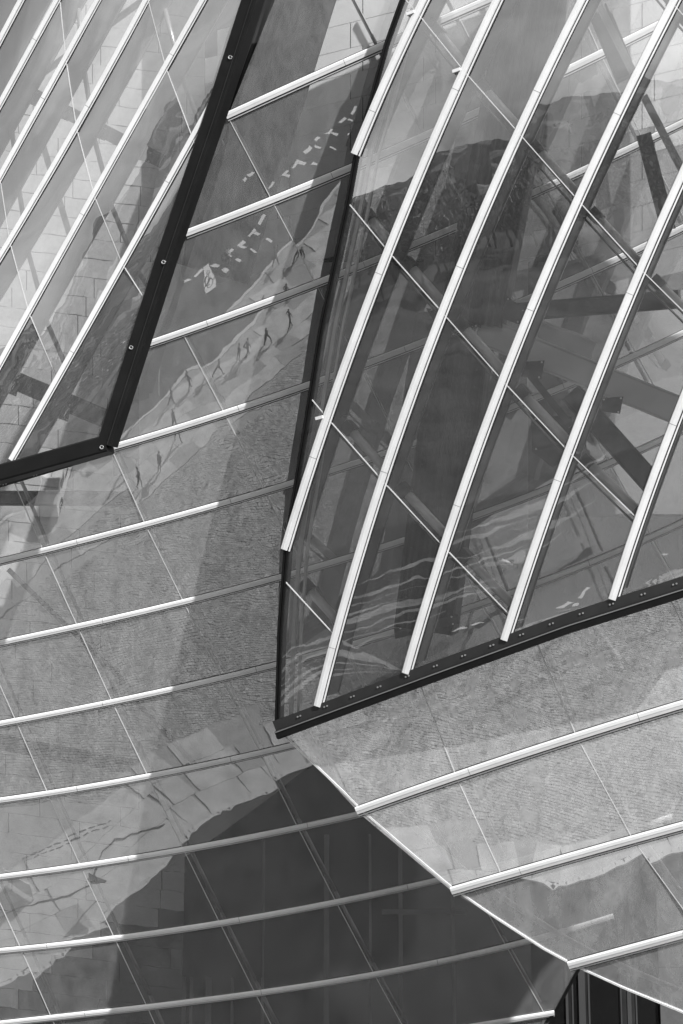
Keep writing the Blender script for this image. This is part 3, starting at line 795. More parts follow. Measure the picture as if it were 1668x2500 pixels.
for i in range(0, 26):
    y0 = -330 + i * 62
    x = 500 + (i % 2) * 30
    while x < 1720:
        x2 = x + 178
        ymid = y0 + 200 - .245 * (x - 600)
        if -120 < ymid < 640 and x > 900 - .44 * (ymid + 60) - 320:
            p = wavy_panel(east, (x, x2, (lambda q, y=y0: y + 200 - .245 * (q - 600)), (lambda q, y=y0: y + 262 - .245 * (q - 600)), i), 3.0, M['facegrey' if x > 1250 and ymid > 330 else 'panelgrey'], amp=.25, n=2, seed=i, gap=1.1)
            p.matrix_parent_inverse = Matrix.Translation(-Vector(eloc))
        x = x2

def beam_between(name, surf, back, c0, c1, width, depth, mat, parent=None, yaw=0.0, over=0.0):
    """squared beam whose axis runs behind the glass under two pixels; origin at its foot, long axis = local Z"""
    a, b = surf.hit(*c1, back), surf.hit(*c0, back)              # foot, head
    t = (b - a); L_ = np.linalg.norm(t); t /= L_
    v = EYE - (a + b) / 2; v -= t * v.dot(t); v /= np.linalg.norm(v)
    s = np.cross(v, t)
    s2 = s * math.cos(yaw) + v * math.sin(yaw); v2 = v * math.cos(yaw) - s * math.sin(yaw)
    m = MB(); w, d = width / 2, depth / 2; c = min(w, d) * .08
    prof = [(-w + c, -d), (w - c, -d), (w, -d + c), (w, d - c), (w - c, d), (-w + c, d), (-w, d - c), (-w, -d + c)]
    m.sweep([(np.array([0, 0, z]), np.array([1., 0, 0]), np.array([0, 1., 0])) for z in (-over, L_ * .5, L_ + over)], prof)
    o = m.build(name, mat, parent)
    R = Matrix(((s2[0], -v2[0], t[0], a[0]), (s2[1], -v2[1], t[1], a[1]), (s2[2], -v2[2], t[2], a[2]), (0, 0, 0, 1)))
    o.matrix_world = R
    return o, L_

def plate(parent, poly_, surf, back, mat, thick=.06, name='gusset_plate'):
    ps = [surf.hit(x, y, back) for x, y in poly_]; n = len(ps); c = np.mean(ps, axis=0); nrm = EYE - c; nrm /= np.linalg.norm(nrm)
    m = MB(); m.add(ps + [p - nrm * thick for p in ps], [tuple(range(n)), tuple(range(2 * n - 1, n - 1, -1))] + [(i, (i + 1) % n, n + (i + 1) % n, n + i) for i in range(n)])
    o = m.build(name, mat, parent); b = MB()
    for p in ps[::2] if n > 4 else ps[:3]:
        q = p * .8 + c * .2; b.tube([q, q + nrm * .04], .035, 6)
    tag(b.build('bolts', M['bolt'], o), kind='stuff')
    return o

def fix(o, root):
    """parent a part built in world space"""
    o.parent = root; o.matrix_parent_inverse = root.matrix_basis.inverted()
    return o

# timber columns
def column(name, label, surf, back, c0, c1, width, depth, mat, yaw, over=.3):
    ax = surf.hit(*c1, back)
    root = empty(name, tuple(ax)); tag(root, label, 'column', 'timber columns inside the glass')
    sh, L_ = beam_between('shaft', surf, back, c0, c1, width, depth, mat, None, yaw, over)
    bpy.context.view_layer.update(); mw = sh.matrix_world.copy(); sh.parent = root; sh.matrix_parent_inverse = Matrix.Translation(-Vector(ax)); sh.matrix_world = mw
    b = MB()
    for i in range(int(L_ / .55)):
        for sx in (-.36, .36):
            z = .4 + i * .55; y = -depth / 2
            b.tube([(sx * width, y, z), (sx * width, y - .03, z)], .03, 6)
    tag(b.build('bolts', M['bracket'], sh), kind='stuff')
    return root, sh, L_
c1r, c1s, c1l = column('timber_column', 'pale weathered timber column high behind the right glass', SC, 2.7, (1318, -60), (1158, 768), 2.05, .9, M['timber'], -.25)
c2r, c2s, c2l = column('timber_column', 'dark timber column low behind the right glass, below the pale one', SC, 3.3, (1128, 830), (1042, 1530), 2.0, 1.0, M['timberdark'], -.22, .1)  # darker timber colour stands in for the missing sky reflection here
c3r, c3s, c3l = column('timber_column', 'wide dark timber column behind the top of the centre glass beside the black beam', SB, 1.75, (720, -60), (505, 640), 3.1, .6, M['timberdark'], .2)
fix(plate(None, [(1040,752),(1165,772),(1175,800),(1060,785)], SC, 2.3, M['bracket'], .2, 'base_plate'), c1r)
fix(plate(None, [(1238,722),(1283,757),(1267,792),(1222,776)], SC, 2.3, M['bracket'], .5, 'shoe_plate'), c1r)
fix(plate(None, [(962,1535),(1118,1500),(1122,1522),(965,1560)], SC, 2.7, M['bracket'], .2, 'base_plate'), c2r)

def member(name, label, cat, surf, back, c0, c1, width, depth, mat, plates=(), group=None):
    ax = surf.hit(*c1, back); root = empty(name, tuple(ax)); tag(root, label, cat, group)
    o, l_ = beam_between('web', surf, back, c0, c1, width, depth, mat, None, 0, 0)
    bpy.context.view_layer.update(); mw = o.matrix_world.copy(); o.parent = root; o.matrix_world = mw
    f = MB()
    for sx in (-1, 1): f.obox((sx * (width / 2 + .03), 0, l_ / 2), (.03, 0, 0), (0, depth * .62, 0), (0, 0, l_ / 2))
    f.build('flange', mat, o)
    for pl, bk_ in plates: fix(plate(None, pl, surf, bk_, M['bracket'], .12, 'bracket'), root)
    return root
G_ = 'steel members inside the right glass'
member('steel_beam', 'pale painted beam slanting down to the right behind the right glass', 'beam', SC, 2.9, (1175, 806), (1650, 1000), .80, .5, M['pale'], [([(1262,884),(1330,880),(1322,926),(1262,918)], 2.0)], G_)
member('steel_beam', 'dark level beam behind the right glass beside the pale column foot', 'beam', SC, 3.0, (1262, 762), (1660, 730), .48, .4, M['bracket'], [], G_)
member('steel_beam', 'dark diagonal arm behind the right glass below the pale slanting beam', 'beam', SC, 3.6, (1395, 960), (1600, 1190), .62, .5, M['bracket'], [([(1470,972),(1522,968),(1514,1010),(1468,1004)], 2.0)], G_)
member('steel_rod', 'thin dark rod running down from the bracket behind the right glass', 'rod', SC, 2.6, (1296, 918), (1395, 1040), .11, .11, M['bracket'], [], G_)
root_ = empty('gusset', tuple(SC.hit(1350, 1080, 3.4))); tag(root_, 'dark six-sided steel plate hanging behind the right glass', 'plate', G_)
fix(plate(None, [(1297,1011),(1396,1018),(1404,1086),(1350,1142),(1299,1102)], SC, 3.4, M['bracket'], .25), root_)
member('steel_strut', 'long thin dark strut behind the top of the right glass, left one', 'strut', SC, 2.4, (1462, 10), (1545, 175), .13, .13, M['tube'], [], G_)
member('steel_strut', 'long thin dark strut behind the right edge of the right glass', 'strut', SC, 2.4, (1572, 235), (1668, 420), .13, .13, M['tube'], [], G_)
member('steel_beam', 'dark broad brace falling steeply behind the upper right glass', 'beam', SC, 3.4, (1460, 20), (1530, 190), .6, .4, M['findark'], [], G_)
member('steel_beam', 'dark narrow brace falling from the tree reflection behind the right glass', 'beam', SC, 3.4, (1572, 330), (1632, 560), .36, .3, M['findark'], [], G_)
GA = 'steel members inside the upper left glass'
member('steel_beam', 'grey beam with four bracket plates crossing behind the upper left glass', 'beam', SA, 2.6, (20, 200), (392, 392), .34, .3, M['wallgrey'],
  [([(62,212),(96,224),(90,262),(66,250)], 2.2), ([(138,258),(172,272),(166,296),(140,286)], 2.2), ([(224,302),(262,312),(256,344),(222,330)], 2.2), ([(332,358),(372,372),(366,398),(330,388)], 2.2)], GA)
member('steel_beam', 'dark beam crossing low behind the upper left glass above the corner', 'beam', SA, 2.6, (-20, 905), (262, 1024), .5, .4, M['bracket'],
  [([(10,918),(48,930),(40,968),(8,956)], 2.2), ([(126,968),(176,985),(166,1030),(132,1018)], 2.2)], GA)
member('steel_rod', 'thin grey tie rod high behind the upper left glass', 'rod', SA, 2.2, (350, 0), (90, 190), .10, .10, M['tube'], [], GA)
member('steel_rod', 'thin grey tie rod low behind the upper left glass', 'rod', SA, 2.2, (95, 320), (190, 640), .08, .08, M['tube'], [], GA)
GB = 'steel members inside the centre glass'
member('steel_beam', 'dark level beam behind the centre glass under the black corner', 'beam', SB, 3.4, (-40, 1216), (330, 1218), .42, .4, M['bracket'], [], GB)
member('steel_beam', 'grey beam falling gently to the right behind the lower left of the centre glass', 'beam', SB, 4.0, (-40, 1805), (370, 1880), .45, .4, M['wallgrey'], [], GB)
member('steel_rod', 'thin dark cable falling to the right behind the left edge of the centre glass', 'rod', SB, 2.6, (20, 1390), (300, 1660), .06, .06, M['bracket'], [], GB)
member('steel_rod', 'thin dark cable falling to the right from the middle of the centre glass', 'rod', SB, 2.6, (330, 1710), (480, 1870), .06, .06, M['bracket'], [], GB)

# upright posts of the dark curtain wall under the centre sail, and the dark doors at the lower right
def posts(name, label, xs, y_top, y_bot, back, glassy=True):
    a = SB.hit((xs[0][0] + xs[-1][0]) / 2, y_bot, back); root = empty(name, (a[0], a[1], 0)); tag(root, label, 'facade')
    ya = SB.hit(xs[0][0], y_bot, back)[1]
    for x, w in xs:
        p = SB.hit(x, y_bot, back); zt = SB.hit(x, y_top, back)[2]; k = ya / p[1]
        m = MB(); m.box(p[0] * k - w / 2, p[0] * k + w / 2, ya - .12, ya + .12, .1, zt); fix(m.build('post', M['innerpost'], None), root)
    return root, ya
cw_, _ = posts('curtain_wall', 'dark inner facade of thin upright posts behind the lower centre glass', [(448,.16),(466,.12),(508,.22),(566,.10),(640,.10),(797,.2),(905,.1),(980,.16),(1110,.12)], 1990, 2500, 5.5)
fix(MB().obox(SB.hit(1035, 2226, 5.6), (1.6, 0, 0), (0, .05, 0), (0, 0, .09)).build('rail', M['innerpost'], None), cw_)
EB = SB.hit(1400, 2460, 6.5)
dr = empty('door_front', (EB[0], EB[1], 0)); tag(dr, 'black glazed doors with slim upright frames under the lower right glass', 'doors')
def px_at_y(px, py, Y):
    d = ray(px, py); k = (Y - EYE[1]) / d[1]; return EYE + d * k
yd = EB[1]
for x, w in ((1384,.10),(1398,.06),(1421,.26),(1438,.07),(1516,.05),(1536,.16),(1553,.06)):
    p = px_at_y(x, 2460, yd); m = MB(); m.box(p[0] - w / 2, p[0] + w / 2, yd - .15, yd + .1, .1, 16); fix(m.build('door_frame', M['post'], None), dr)
for x0, x1 in ((1300,1384),(1398,1414),(1440,1513),(1555,1609)):
    p, q = px_at_y(x0, 2460, yd), px_at_y(x1, 2460, yd); m = MB(); m.box(p[0], q[0], yd - .02, yd + .04, .1, 16); fix(m.build('door_pane', M['door'], None), dr)
p, q = px_at_y(1610, 2460, yd), px_at_y(1900, 2460, yd)
gw = empty('grey_wall', (p[0], yd, 0)); tag(gw, 'plain grey wall beside the black doors at the lower right corner', 'wall')
for k, (za, zb) in enumerate(((.1, 4.1), (4.13, 9.0), (9.03, 12.2), (12.23, 16))):
    m = MB(); m.box(p[0], q[0], yd - .3, yd + .3, za, zb); fix(m.build('wall_panel', M['wallgrey'], None), gw)

# ==== THE GLASS SAILS =========================================================
def sail(name, key, label, base):
    o = empty(name, tuple(base)); return tag(o, label, 'glass sail')
def settle(root):
    inv = root.matrix_basis.inverted()
    for c in root.children: c.matrix_parent_inverse = inv

# centre
sB = sail('glass_sail', 'B', 'centre glass sail with many near-level white bars curving across the picture', SB.hit(300, 2450))
glaze(sB, 'B', GL['B'], .024, lambda s, r, c, i: strut(s, r, c, .95, .065, M['tube'], sockets=False))
for i in range(1, 13):
    fr = frames(SB, bar_pix(bB[i], B_BAR0[i], B_U1[i], 'x', 30))
    mullion(sB, fr, .30 if i < 3 else .27 if i < 5 else .245, .11)
fr = frames(SB, resample([(668,-50),(650,0),(551,289),(450,584),(363,850),(277,1094)], 40), (1, 0, 0))
m = MB(); m.sweep(fr, [(0, -.25), (0, .10), (-.05, .12), (-.30, .12), (-.33, .05), (-.33, -.25)]); ef = m.build('edge_frame', M['flange'], sB)
bolts(ef, frames(SB, resample([(668,-50),(650,0),(551,289),(450,584),(363,850),(277,1094)], 200), (1, 0, 0)), 1.25, -.17, .12)
fr = frames(SB, resample([(-60,1206),(0,1188),(278,1106)], 14)); m = MB(); m.sweep(fr, [(-.02, -.2), (-.02, .10), (.22, .10), (.22, -.2)]); ef = m.build('edge_frame', M['flange'], sB)
bolts(ef, frames(SB, resample([(-60,1206),(0,1188),(278,1106)], 60)), 1.1, .06, .10)
ee = [(1332,2494),(1353,2473),(1409,2369),(1498,2235),(1640,1998),(1750,1800)]
fr = frames(SB, resample(ee, 24), (1, 0, 0)); m = MB(); m.sweep(fr, [(-.03, -.1), (-.03, .06), (.07, .06), (.07, -.1)]); m.build('edge_frame', M['black'], sB)
settle(sB)

# upper left
sA = sail('glass_sail', 'A', 'upper left glass sail with steep white bars, ending in a thick black beam', SA.hit(150, 1100))
glaze(sA, 'A', GL['A'], .022, lambda s, r, c, i: strut(s, r, c, 1.25, .085, M['tube'], .03, .97, False))
RA = [(-60,140),(-60,235),(-60,395),(-60,570),(-60,760),(-60,1060),(257,1124)]
for i in range(0, 7):
    fr = frames(SA, bar_pix(bA[i], *RA[i], 'y', 24)); mullion(sA, fr, .22, .09)
    fr2 = frames(SA, bar_pix(bA[i], RA[i][0] + (20 if i == 6 else 0), RA[i][1] - (10 if i == 6 else 0), 'y', 24)); fin(sA, fr2, 1.3, .10, M['fin'])
bd = resample([(632,-60),(612,0),(526,268),(406,620),(258,1085)], 30)
fr = frames(SA, bd, (1, 0, 0)); m = MB(); m.sweep(fr, [(-.24, -.5), (-.24, .16), (-.20, .20), (.06, .20), (.09, .15), (.20, .15), (.24, .10), (.24, -.5)]); bm_ = m.build('edge_beam', M['black'], sA)
k = MB(); k.sweep(frames(SA, bd, (1, 0, 0)), [(.10, .152), (.10, .165), (.118, .165), (.118, .152)]); k.build('trim_line', M['flange'], bm_)
k = MB()
for x, y in ((568,143),(405,642),(326,850),(254,1093)):
    c = SA.hit(x, y); n = SA.n(c); ring = [c + n * .21 + np.array([math.cos(q), 0, math.sin(q)]) * .055 for q in np.linspace(0, 2 * math.pi, 12)]
    k.tube(ring, .016, 6, cap=False)
k.build('eye_bolts', M['bolt'], bm_)
fr = frames(SA, resample([(-60,1174),(0,1156),(262,1083)], 16)); m = MB(); m.sweep(fr, [(-.27, -.5), (-.27, .16), (-.22, .20), (.22, .20), (.27, .14), (.27, -.5)]); m.build('edge_beam', M['black'], sA)
settle(sA)

# lower right
sD = sail('glass_sail', 'D', 'lower right glass sail with cut bar ends sticking out over its curved free edge', SD.hit(1300, 2280))
glaze(sD, 'D', GL['D'], .024, lambda s, r, c, i: strut(s, r, c, 1.05, .075, M['tubelight'], .02, .9, False))
for i in (1, 2, 3):
    fr = frames(SD, bar_pix(bD[i], D_U0[i], 1745, 'x', 20)); mullion(sD, fr, .34, .13)
fr = frames(SD, resample(D_EDGE, 50), (1, 0, 1))
m = MB(); m.sweep(fr, [(-.035, -.03), (-.035, .03), (-.012, .03), (-.012, -.03)]); m.sweep(fr, [(.006, -.02), (.006, .025), (.022, .025), (.022, -.02)]); m.build('edge_strip', M['tubelight'], sD)
fr = frames(SD, resample([(730,1805)] + [(x + 34, y - 12) for x, y in D_EDGE[1:]], 40), (1, 0, 1)); m = MB(); m.sweep(fr, [(-.08, -.75), (-.08, -.62), (.08, -.62), (.08, -.75)]); m.build('edge_tube', M['tubelight'], sD)
settle(sD)

# right
sC = sail('glass_sail', 'C', 'right glass sail with steep white bars above a dark bolted bottom beam', SC.hit(1100, 1600))
glaze(sC, 'C', GL['C'], .030, lambda s, r, c, i: strut(s, r, c, 1.0, .155, M['tubelight'], .10, .97))
CB = [(1, -60, 378), (3, -60, 1342), (5, -60, 1724), (6, -60, 1644), (7, -60, 1563), (8, -60, 1464), (9, -60, 1390)]
for i, u0, u1 in CB:
    fr = frames(SC, bar_pix(bC[i], u0, u1, 'y', 26)); mullion(sC, fr, .33, .13)
    fr = frames(SC, bar_pix(bC[i], u0, u1 - 22, 'y', 26)); fin(sC, fr, 1.15, .12, M['findark'])
el_ = [(1010,-70),(985,0),(947,106),(904,266),(873,375),(851,500),(787,798),(745,1064),(702,1330),(686,1543),(679,1773)]
fr = frames(SC, resample(el_, 50), (1, 0, 0)); m = MB(); m.sweep(fr, [(-.11, -.35), (-.11, .05), (-.03, .05), (-.03, -.35)]); m.sweep(fr, [(.0, -.3), (.0, .06), (.06, .06), (.06, -.3)]); ef = m.build('edge_frame', M['black'], sC)
k = MB(); k.sweep(fr, [(.26, -.35), (.26, -.25), (.38, -.25), (.38, -.35)]); k.sweep(fr, [(.50, -.45), (.50, -.35), (.58, -.35), (.58, -.45)]); k.build('inner_rail', M['tubelight'], ef)
bl = [(672,1772),(1064,1627),(1383,1511),(1668,1421),(1760,1393)]
fr = frames(SC, resample(bl, 40)); m = MB()
m.sweep(fr, [(.17, -.3), (.17, .07), (-.17, .07), (-.17, -.3)]); ef = m.build('bottom_beam', M['flange'], sC)
bolts(ef, frames(SC, resample(bl, 300)), 1.0, .02, .07, .11, .03)
k = MB(); k.sweep(fr, [(-.172, -.5), (-.172, .16), (-.20, .19), (-.42, .19), (-.46, .1), (-.46, -.5)]); k.build('lower_rail', M['black'], ef)
k = MB(); k.sweep(fr, [(-.19, .185), (-.19, .215), (-.225, .215), (-.225, .185)]); k.build('trim_line', M['findark'], ef)
settle(sC)
clip = MB()
for x, y in ((1006, 34), (1118, 174), (784, 1020)):
    p = SC.hit(x, y); n = SC.n(p); t = np.array([.9, 0, .2]); t -= n * t.dot(n); t /= np.linalg.norm(t)
    o_ = MB().obox(p + n * .10, t * .13, np.cross(n, t) * .05, n * .07).build('joint_clip', M['white'], sC); o_.matrix_parent_inverse = sC.matrix_basis.inverted()

# ==== PEOPLE, VEHICLES, TREES (in the open, mirrored in the glass) =============
def skin_body(name, joints, edges, mats, regions):
    """one continuous figure grown round a skeleton"""
    me = bpy.data.meshes.new(name); me.from_pydata([j[0] for j in joints], edges, []); me.update()
    o = bpy.data.objects.new(name, me); COL.objects.link(o)
    sk = o.modifiers.new('skin', 'SKIN'); sk.use_smooth_shade = True
    for i, j in enumerate(joints): me.skin_vertices[0].data[i].radius = j[1] if isinstance(j[1], tuple) else (j[1], j[1])
    me.skin_vertices[0].data[0].use_root = True
    ss = o.modifiers.new('sub', 'SUBSURF'); ss.levels = 1; ss.render_levels = 1
    dg = bpy.context.evaluated_depsgraph_get(); ev = o.evaluated_get(dg)
    fin_ = bpy.data.meshes.new_from_object(ev); fin_.name = name
    bpy.data.objects.remove(o); 
    for m in mats: fin_.materials.append(m)
    for p in fin_.polygons: p.material_index = regions(p.center); p.use_smooth = True
    return fin_

def person_mesh(stride, mats, arm=.25):
    s = stride
    J = [((0, 0, .95), (.15, .11)), ((0, 0, 1.18), (.13, .10)), ((0, .01, 1.40), (.17, .11)), ((0, .0, 1.52), (.055, .055)), ((0, -.01, 1.60), (.075, .085)), ((0, -.015, 1.70), (.08, .10)), ((0, -.01, 1.76), (.05, .06)),
         ((-.19, .0, 1.42), .06), ((-.25, -s * arm, 1.14), .045), ((-.23, -s * arm - .12, .92), .035), ((-.22, -s * arm - .16, .84), (.025, .04)),
         ((.19, .0, 1.42), .06), ((.25, s * arm, 1.14), .045), ((.23, s * arm - .05, .92), .035), ((.22, s * arm - .08, .84), (.025, .04)),
         ((-.10, 0, .88), .095), ((-.11, s * .26 - .04, .48), .065), ((-.11, s * .48, .09), .045), ((-.12, s * .48 - .17, .045), (.04, .035)),
         ((.10, 0, .88), .095), ((.11, -s * .22 - .06, .48), .065), ((.11, -s * .40, .09), .045), ((.12, -s * .40 - .17, .045), (.04, .035))]
    E = [(0, 1), (1, 2), (2, 3), (3, 4), (4, 5), (5, 6), (2, 7), (7, 8), (8, 9), (9, 10), (2, 11), (11, 12), (12, 13), (13, 14), (0, 15), (15, 16), (16, 17), (17, 18), (0, 19), (19, 20), (20, 21), (21, 22)]
    def reg(c):
        if c.z > 1.50 or (abs(c.x) > .17 and c.z < .93 and c.z > .7): return 2
        return 1 if c.z > .93 else 0
    return skin_body('body', J, E, mats, reg)
def hair_mesh():
    m = MB(); R = []
    for i in range(5):
        a = i / 4 * math.pi * .55
        R.append((math.cos(a - .1), math.sin(a - .1)))
    vs, fs = [], []; n = 10
    for i, (c, z) in enumerate(R):
        for k in range(n):
            w = 2 * math.pi * k / n; vs.append((.092 * c * math.cos(w), .02 + .108 * c * math.sin(w), 1.70 + .11 * z))
    for i in range(4):
        for k in range(n): fs.append((i * n + k, i * n + (k + 1) % n, (i + 1) * n + (k + 1) % n, (i + 1) * n + k))
    m.add(vs, fs); return m.mesh('hair', M['hair'], True)
hm = hair_mesh()
PM = [person_mesh(.8, [M['cloth'], M['clothmid'], M['skin']]), person_mesh(-.7, [M['cloth'], M['cloth'], M['skin']]), person_mesh(.15, [M['clothmid'], M['cloth'], M['skin']])]
GP = 'walkers on the pavement mirrored in the centre glass'
for (x, y), k, rz, lab in (
    ((-1.4,29.2),0,.8,'dark walker farthest along the kerb, near the edge of the right glass'),
    ((.5,28.4),1,-2.2,'dark walker mirrored close beside the frame of the right glass'),
    ((-.5,33.6),1,.9,'dark walker with a long shadow beside the dark paving patch'),
    ((-2.8,35.6),0,.7,'walker in a grey top mirrored between the second and third seam'),
    ((-4.7,37.2),1,.8,'dark walker with a broad blurred shadow, mid kerb'),
    ((-5.3,37.6),2,.8,'standing figure in grey trousers beside the walker with the broad shadow'),
    ((-6.9,39.1),0,.9,'dark walker right beside the long pale seam above the fourth bar'),
    ((-8.7,40.9),1,.8,'dark walker near the kerb corner left of the long pale seam'),
    ((-10.4,42.6),0,.8,'dark walker at the kerb end close to the lamp post'),
    ((-9.9,45.4),1,2.4,'dark walker mirrored just under the fourth white bar'),
    ((-11.2,48.2),2,-2.5,'dark standing figure mirrored near the lower corner of the black beam'),
    ((-12.8,49.6),1,2.2,'dark walker mirrored nearest the corner of the black beam')):
    p = empty('person', (x, y, .16), rz); tag(p, lab, 'person', GP)
    link('body', PM[k], p); link('hair', hm, p)

def wheel(r, tw, parent, loc, name='wheel'):
    m = MB(); n = 18
    vs, fs = [], []
    for k in range(n):
        a = 2 * math.pi * k / n
        for dr, dy in ((0, -tw), (0, tw), (-tw * 2.2, tw), (-tw * 2.2, -tw)): vs.append(((r + dr) * math.cos(a), dy, (r + dr) * math.sin(a)))
    for k in range(n):
        for j in range(4): fs.append((k * 4 + j, k * 4 + (j + 1) % 4, ((k + 1) % n) * 4 + (j + 1) % 4, ((k + 1) % n) * 4 + j))
    m.add(vs, fs); o = m.build(name, M['rubber'], parent); o.location = loc
    h = MB()
    for k in range(8):
        a = math.pi * k / 8; h.tube([(-(r - tw * 2) * math.cos(a), 0, -(r - tw * 2) * math.sin(a)), ((r - tw * 2) * math.cos(a), 0, (r - tw * 2) * math.sin(a))], .008, 4)
    h.tube([(0, -.05, 0), (0, .05, 0)], .04, 8); h.build('spokes', M['tube'], o)
    return o

# rider on a bicycle on the road
bk_ = empty('bicycle', (-6.3, 28.7, .02), math.radians(35)); tag(bk_, 'dark bicycle ridden along the road past the white dashes', 'bicycle')
wheel(.34, .02, bk_, (-.52, 0, .34)); wheel(.34, .02, bk_, (.52, 0, .34))
m = MB(); 
for a, b in (((-.52,0,.34),(-.1,0,.30)),((-.1,0,.30),(-.22,0,.82)),((-.22,0,.78),(.36,0,.80)),((-.1,0,.30),(.36,0,.72)),((-.52,0,.34),(-.2,0,.75)),((.52,0,.34),(.34,0,.95))): m.tube([a, b], .018, 6)
m.build('frame', M['bracket'], bk_)
m = MB(); m.obox((-.23,0,.87),(.13,0,0),(0,.06,0),(0,0,.03)); m.build('saddle', M['rubber'], bk_)
m = MB(); m.tube([(.30,-.28,1.0),(.36,-.1,.97),(.36,.1,.97),(.30,.28,1.0)], .016, 6); m.build('handlebar', M['bolt'], bk_)
J = [((-.20,0,.95),(.14,.12)),((-.08,0,1.18),(.13,.11)),((.05,0,1.38),(.17,.11)),((.10,0,1.50),.055),((.13,0,1.58),.08),((.14,0,1.70),(.085,.09)),
     ((.06,-.18,1.36),.055),((.18,-.24,1.18),.042),((.33,-.25,1.05),.035),((.06,.18,1.36),.055),((.18,.24,1.18),.042),((.33,.25,1.05),.035),
     ((-.14,-.1,.88),.09),((.14,-.11,.72),.065),((-.02,-.11,.34),.045),((.10,-.11,.26),.038),((-.14,.1,.88),.09),((.08,.11,.58),.065),((-.14,.11,.24),.045),((-.0,.11,.14),.038)]
E = [(0,1),(1,2),(2,3),(3,4),(4,5),(2,6),(6,7),(7,8),(2,9),(9,10),(10,11),(0,12),(12,13),(13,14),(14,15),(0,16),(16,17),(17,18),(18,19)]
rm = skin_body('body', J, E, [M['cloth'], M['clothlight'], M['skin']], lambda c: 2 if c.z > 1.5 else 1 if c.z > 1.0 else 0)
rd = empty('person', (-6.3, 28.7, .02), math.radians(35)); tag(rd, 'person in a pale top riding the dark bicycle on the road', 'person')
link('body', rm, rd); hh = link('helmet', hm, rd); hh.location = (.14, -.0, .0)

def motorcycle(loc, rz, label, pale):
    b = empty('motorcycle', loc, rz); tag(b, label, 'motorcycle', 'motorcycles at the roadside')
    wheel(.31, .05, b, (-.7, 0, .31)); wheel(.31, .05, b, (.72, 0, .31))
    m = MB(); m.tube([(-.45,0,.55),(-.2,0,.78),(.15,0,.92),(.42,0,.85),(.5,0,.7)], [.09,.16,.19,.15,.06], 10); m.build('tank', M['vanwhite' if pale else 'bracket'], b, True)
    m = MB(); m.tube([(-.8,0,.86),(-.5,0,.82),(-.1,0,.86)], [.07,.14,.10], 8); m.build('seat', M['rubber'], b, True)
    m = MB(); m.tube([(.72,-.07,.31),(.5,-.07,.95)], .03, 6); m.tube([(.72,.07,.31),(.5,.07,.95)], .03, 6); m.build('fork', M['bolt'], b)
    m = MB(); m.tube([(.36,-.36,1.06),(.46,-.12,1.02),(.46,.12,1.02),(.36,.36,1.06)], .02, 6); m.build('handlebar', M['bolt'], b)
    m = MB(); m.tube([(.56,0,.88),(.66,0,.87)], [.09,.11], 10); m.build('headlight', M['vanwhite'], b, True)
    m = MB(); m.obox((0,0,.45),(.28,0,0),(0,.15,0),(0,0,.18)); m.tube([(-.1,.17,.3),(-.95,.17,.4)], [.05,.07], 8); m.build('engine', M['tube'], b)
motorcycle((-34.0, 29.6, .02), math.radians(120), 'white motorcycle mirrored near the foot of the dark column', True)
motorcycle((-32.9, 27.4, .02), math.radians(100), 'dark motorcycle beside the white one, mirrored in the right glass', False)
motorcycle((-21.2, 41.6, .02), math.radians(60), 'dark motorcycle mirrored in the bottom corner above the bolted beam', False)

# white van at the kerb
vn = empty('van', (-18.4, 50.2, .02), math.radians(96)); tag(vn, 'white van with a dark side stripe mirrored under the black corner', 'van')
m = MB(); prof = [(-2.5,.35),(-2.5,2.2),(-2.35,2.35),(.9,2.35),(1.6,1.45),(2.4,1.2),(2.5,.9),(2.5,.35)]
vs = [(x, y, z) for y in (-.95, .95) for x, z in prof]; n = len(prof)
m.add(vs, [tuple(range(n)), tuple(range(2 * n - 1, n - 1, -1))] + [(i, (i + 1) % n, n + (i + 1) % n, n + i) for i in range(n)]); m.build('body', M['vanwhite'], vn)
for sy in (-.96, .96):
    m = MB(); m.obox((.75, sy, 1.75), (.55, 0, 0), (0, .012, 0), (0, 0, .32)); m.build('side_window', M['window'], vn)
    m = MB(); m.obox((-1.2, sy, 1.25), (1.1, 0, 0), (0, .012, 0), (0, 0, .12)); m.build('side_stripe', M['window'], vn)
m = MB(); a = np.array([.7, 0, -.9]); a /= np.linalg.norm(a); m.obox((1.27, 0, 1.92), a * .48, (0, .8, 0), np.array([a[2], 0, -a[0]]) * -.014); m.build('windscreen', M['window'], vn)
m = MB(); m.box(-2.35, .8, -.03, .03, 2.352, 2.362); m.build('roof_seam', M['bracket'], vn)
for x in (-1.6, 1.6):
    for y in (-.85, .85): wheel(.36, .10, vn, (x, y, .36))

def lamp(loc, label):
    l_ = empty('street_lamp', loc); tag(l_, label, 'street lamp')
    m = MB(); m.tube([(0, 0, 0), (0, 0, 3.2), (0, 0, 6)], [.09, .07, .05], 8); m.build('pole', M['tubelight'], l_)
    m = MB(); m.tube([(0, 0, 6), (.5, 0, 6.25), (1.0, 0, 6.25)], .04, 6); m.build('arm', M['tubelight'], l_)
    m = MB(); m.tube([(.8, 0, 6.22), (1.3, 0, 6.18)], [.09, .06], 8); m.build('lamp_head', M['tube'], l_)
lamp((-12.0, 41.0, .1), 'thin pale street lamp mirrored beside the black beam')
# white canvas by the basin
tn = empty('canvas_screen', (-15.8, 77.2, .12), .4); tag(tn, 'white canvas screen standing by the basin at the lower left', 'screen')
m = MB(); m.obox((0, 0, .75), (.75, 0, 0), (0, .02, 0), (0, 0, .55)); m.build('canvas', M['vanwhite'], tn)
for sx in (-.78, .78): m = MB(); m.tube([(sx, 0, 0), (sx, 0, 1.4)], .03, 6); m.build('post', M['tubelight'], tn)

